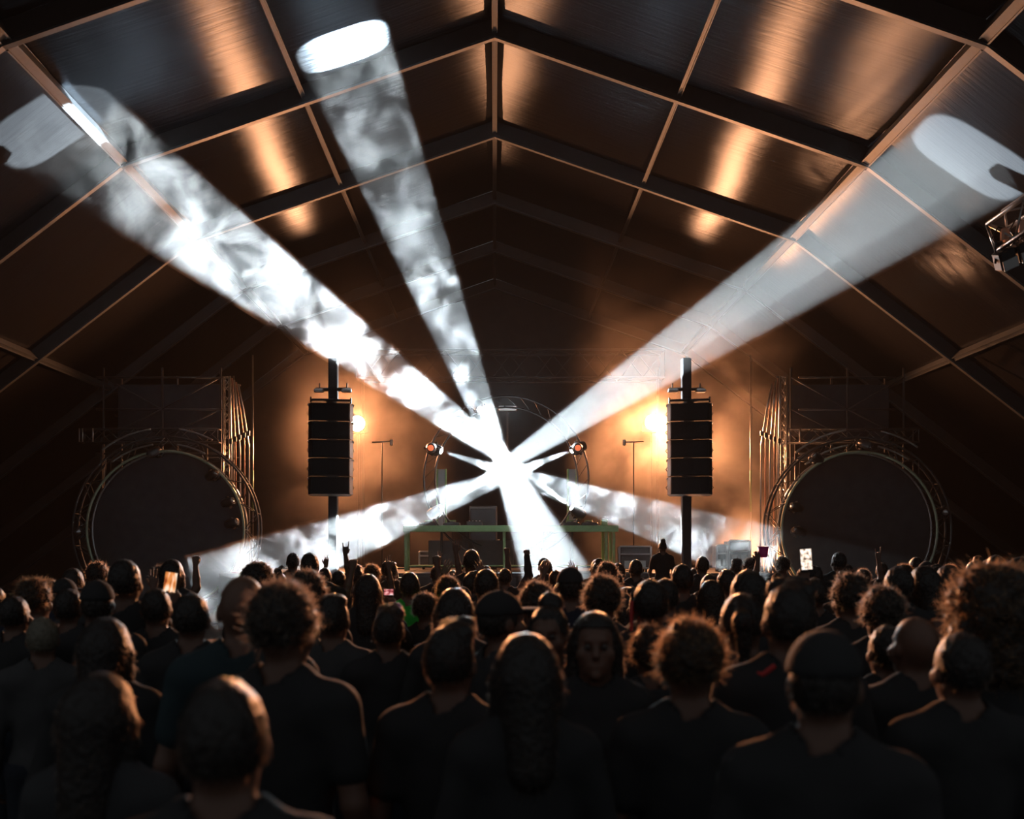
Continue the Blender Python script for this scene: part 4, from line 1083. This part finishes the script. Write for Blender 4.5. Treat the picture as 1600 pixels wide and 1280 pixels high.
by_hand(306, 870, 9.5, 'fist', 'person raising a closed fist right of the left ring\'s foot')
by_hand(241, 899, 8.5, 'low_open', 'person holding a slim open hand up before the left ring', True, 'long')
by_hand(540, 852, 11.5, 'rock', 'person raising a hand with two fingers up against the white smoke', skin='skin_dark')
by_hand(510, 872, 13, 'open', 'person raising a flat open hand against the white smoke, left of the two fingered hand', True, 'short')
by_hand(552, 876, 9.6, 'mid_fist', 'person with a bent arm and fist right of the two fingered hand')
by_hand(681, 870, 10.5, 'mid_fist', 'person with a loose fist raised at the left of the DJ table', True)
by_hand(712, 850, 12, 'open', 'person with a bare arm straight up below the DJ table', skin='skin')
by_hand(687, 866, 15.5, 'open', 'person far back raising a thin open hand below the DJ table', True, 'ponytail')
by_hand(607, 876, 15.5, 'open', 'person far back raising a pale open hand left of the DJ table')
by_hand(792, 857, 12.5, 'fist', 'person punching a fist up left of the white beam', shirt='charcoal')
by_hand(823, 860, 11.8, 'fist', 'person in dark sleeves punching a fist up inside the white beam', sleeve='long')
by_hand(1372, 861, 12.5, 'rock', 'person raising a thin two fingered hand before the right ring', hair='curly')
by_hand(893, 884, 10.5, 'both', 'person with both arms up and hands joined at the foot of the white beam', hair='long')
by_hand(1183, 866, 12.0, 'cup', 'person holding up a pink cup with spread fingers before the right haze', True)
cup_o, cup_p, cup_s = HELD[-1]
by_hand(268, 928, 5.8, 'grip', 'person filming with the glowing amber phone at the left', hair='short', sleeve='long'); ph1 = HELD[-1]
by_hand(1257, 892, 6.2, 'fist', 'person holding up the bright phone on the right', hair='curly', sleeve='long'); ph2 = HELD[-1]
by_hand(608, 936, 7.2, 'grip', 'person holding the small pink lit phone left of centre', hair='long', sleeve='long'); ph3 = HELD[-1]
by_hand(748, 884, 8.4, 'both', 'person with both bent arms over the head below the DJ table', hair='cap', sleeve='long')

# child riding on shoulders
p = P(1035, 842, 13.0); s = .66; zb = p.z - HTOP['bun'] * s
kid = person('child with a topknot riding on shoulders before the right speaker tower', p.x, p.y, zb, s, 0, 'sit', 'bun', 'black', 'short')
car = person('person carrying the child with the topknot on the shoulders', p.x, p.y + .07, 0, (zb + .84 * s) / 1.46, 0, 'man', 'short', 'charcoal', 'short')
TAKEN += [(p.x, p.y), (p.x, p.y + .1)]; RECTS.append((1012, 838, 1060, 915, 13.0))

# phones, cup and small worn things
def phone(p, w_, h_, m, label, tilt, glow):
    t = thing('phone', p, label, 'phone'); t.rotation_euler = (0, R(tilt), 0)
    t2 = MB().bevbox((0, 0, 0), (w_, .009, h_), .006); link('body', t2.mesh('body', M['phone']), t)
    sc_ = link('screen', MB().box((0, -.0052, h_ * .02), (w_ * .9, .001, h_ * .84)).mesh('screen', m), t)
    bz = link('camera_bump', MB().bevbox((w_ * .25, .006, h_ * .38), (w_ * .35, .006, h_ * .16), .004).mesh('camera_bump', M['phone']), t)
    return t
phone(ph1[1] + Vector((0, -.02, .06)), .078, .155, M['screen_orange'], 'phone with glowing amber screen held up at the left', 8, 1)
phone(ph2[1] + Vector((.0, -.03, .07)), .076, .155, M['screen_white'], 'phone with bright white spotted screen held up on the right', -4, 1)
phone(ph3[1] + Vector((.0, -.02, .05)), .075, .05, M['screen_pink'], 'small phone with pink lit screen left of centre', 0, 1)
cq = cup_p + Vector((.075, 0, .02)); cu = thing('cup', cq, 'translucent pink plastic cup in a raised hand before the right haze', 'cup')
link('body', MB().lathe((0, 0, -.06), (0, 0, 1), [(0, .05), (.005, .052), (.13, .066), (.13, .063), (.01, .048)], 20).mesh('body', M['cup'], True), cu)
link('rim', MB().tube([(.066 * math.cos(R(18 * i)), .066 * math.sin(R(18 * i)), .07) for i in range(20)], .004, 6, True).mesh('rim', M['cup'], True), cu)

def on_person(o, name, mb, m, label=None):
    c = link(name, mb.mesh(name, m), o)
    if label: c['label'] = label
    return c
who = {p_['label']: p_ for p_ in PEOPLE}
def find(txt): return next(o for k, o in who.items() if txt in k)
o = find('wire glasses')
gl = MB()
for q in (-1, 1):
    gl.tube([(q * .034 + .028 * math.cos(R(24 * i)), .112, 1.636 + .022 * math.sin(R(24 * i))) for i in range(15)], .0018, 5, True)
    gl.tube([(q * .062, .11, 1.64), (q * .08, .06, 1.645), (q * .084, -.02, 1.642), (q * .082, -.035, 1.62)], .0018, 5)
gl.tube([(-.008, .112, 1.64), (.008, .112, 1.64)], .0018, 5); on_person(o, 'glasses', gl, M['edge'], 'thin wire glasses')
on_person(find('red ribbon'), 'ribbon', MB().tube([(-.088, -.02, 1.655), (-.094, -.04, 1.6), (-.096, -.05, 1.53), (-.09, -.06, 1.47)], .011, 6, False, .006), M['red'], 'red ribbon')
on_person(find('red lanyard'), 'lanyard', MB().tube([(-.06, -.085, 1.50), (-.1, -.09, 1.47), (-.13, -.06, 1.475), (-.14, 0, 1.47)], .009, 6), M['red'], 'red lanyard')
for q in (-1, 1):
    on_person(find('earrings'), 'earring', MB().lathe((q * .086, -.01, 1.586), (q, 0, 0), [(0, .004), (.004, .006), (.008, .003)], 8), M['edge'])
o = find('diamond emblem')
em = MB()
for k in (1.0, .62): 
    pts = [(.05 * k, 0, 0), (.012, 0, .026 * k), (-.05 * k, 0, .004), (-.012, 0, -.026 * k)]
    em.tube([(x_ - .0, -.132 - .004, 1.34 + z_) for x_, y_, z_ in pts], .0035, 5, True)
em.tube([(-.02, -.136, 1.336), (.02, -.136, 1.346)], .0035, 5)
on_person(o, 'emblem', em, M['print'], 'white double diamond emblem')
o = find('white lettering'); lt = MB()
for i, st in enumerate(([(-.02, .05), (-.035, .02), (-.035, -.02), (-.02, -.05)], [(-.025, .04), (.025, .045)], [(0, .042), (-.008, -.04)], [(-.025, .04), (.025, .045)], [(0, .042), (-.008, -.04)])):
    dx = (-.09, -.045, -.045, .03, .03)[i]; lt.tube([(dx + a, -.137, 1.36 + b) for a, b in st], .008, 5)
on_person(o, 'lettering', lt, M['print'], 'white letters printed across the back')

# ------------------------------------------------------------------ the rest of the crowd, each one placed and named on its own
HAIRS = ['short', 'short', 'curly', 'short', 'long', 'cap', 'ponytail', 'flat', 'quiff', 'bun', 'curly', 'beanie']
HWORD = dict(short='short haired', flat='flat topped', quiff='tousle haired', curly='curly haired', long='long haired', bun='hair bunned', ponytail='ponytailed', cap='capped', beanie='beanie wearing')
rest = []
def depth_limit(px):
    if px < 130: return 8.5
    if px < 350: return 9.8
    if px < 420: return 11
    return 13.6
def try_add(x, y, h):
    px = x * F / y + CX
    if not -60 < px < 1660 or y > depth_limit(px): return
    if any((x - a) ** 2 + (y - b) ** 2 < .45 ** 2 for a, b in TAKEN): return
    hr = HAIRS[random.randrange(len(HAIRS))]; wp = .2 * F / y; yt = CY - (h - CAMZ) * F / y
    for x0, y0, x1, y1, yy in RECTS:
        if px + wp * .55 > x0 and px - wp * .55 < x1 and yt < y1 - 4 and y < yy:   # would hide someone singled out
            if yt + wp * 1.4 > y0: return
    TAKEN.append((x, y)); rest.append((px, y, x, h, hr))
y = 17.0
while y > 2.9:
    stp = .68 if y > 8 else .62
    n = int(.62 * y / stp) + 2
    for i in range(-n, n + 1):
        h = min(max(random.gauss(1.655, .06), 1.5), 1.8)
        x = (i + .5 * (int(y * 10) % 2)) * stp + random.uniform(-.14, .14)
        for tr in range(1 if y > 8 else 3):
            try_add(x, y + random.uniform(-.15, .15), h - .06 * tr)
    y -= .62 if y > 8 else .58
rest.sort(key=lambda r: -r[1]); rest = rest[:290]
def zone(px):
    for lim, nm in ((130, 'left of the left ring'), (390, 'below the left ring'), (470, 'between the left ring and left tower'), (575, 'below the left speaker tower'), (690, 'left of the DJ table\'s middle'),
                    (790, 'below the DJ table\'s left half'), (965, 'below the DJ table\'s right half'), (1030, 'before the flight case'), (1115, 'below the right speaker tower'), (1215, 'before the right amber haze'), (1470, 'below the right ring')):
        if px < lim: return nm
    return 'right of the right ring'
def row(y): return 'farthest rows' if y > 13.5 else 'far rows' if y > 10.5 else 'middle rows' if y > 7 else 'nearer rows' if y > 4.5 else 'nearest rows'
ORD = ['first', 'second', 'third', 'fourth', 'fifth', 'sixth', 'seventh', 'eighth', 'ninth', 'tenth', 'eleventh', 'twelfth']
buckets = {}
for r in rest: buckets.setdefault((zone(r[0]), row(r[1]), HWORD[r[4]]), []).append(r)
POS = ['man', 'woman', 'man', 'grip', 'woman']
for (zn, rw, hw), L_ in buckets.items():
    L_.sort()
    for i, (px, y, x, h, hr) in enumerate(L_):
        lab = f'{hw} person in {rw} {zn}' + (f', {ORD[i]} from left' if len(L_) > 1 else '')
        po = 'woman' if hr in ('long', 'bun', 'ponytail') else POS[random.randrange(4)]
        person(lab, x, y, 0, h / 1.765, R(random.uniform(-25, 25)), po, hr, random.choice(['black', 'black', 'charcoal', 'navy', 'brown', 'grey', 'maroon', 'black']), random.choice(['short', 'long']),
               random.choice(['skin', 'skin', 'skin_dark']), random.choice(['hair_black', 'hair_black', 'hair_brown']), mirror=random.random() < .5, group='crowd before the stage')
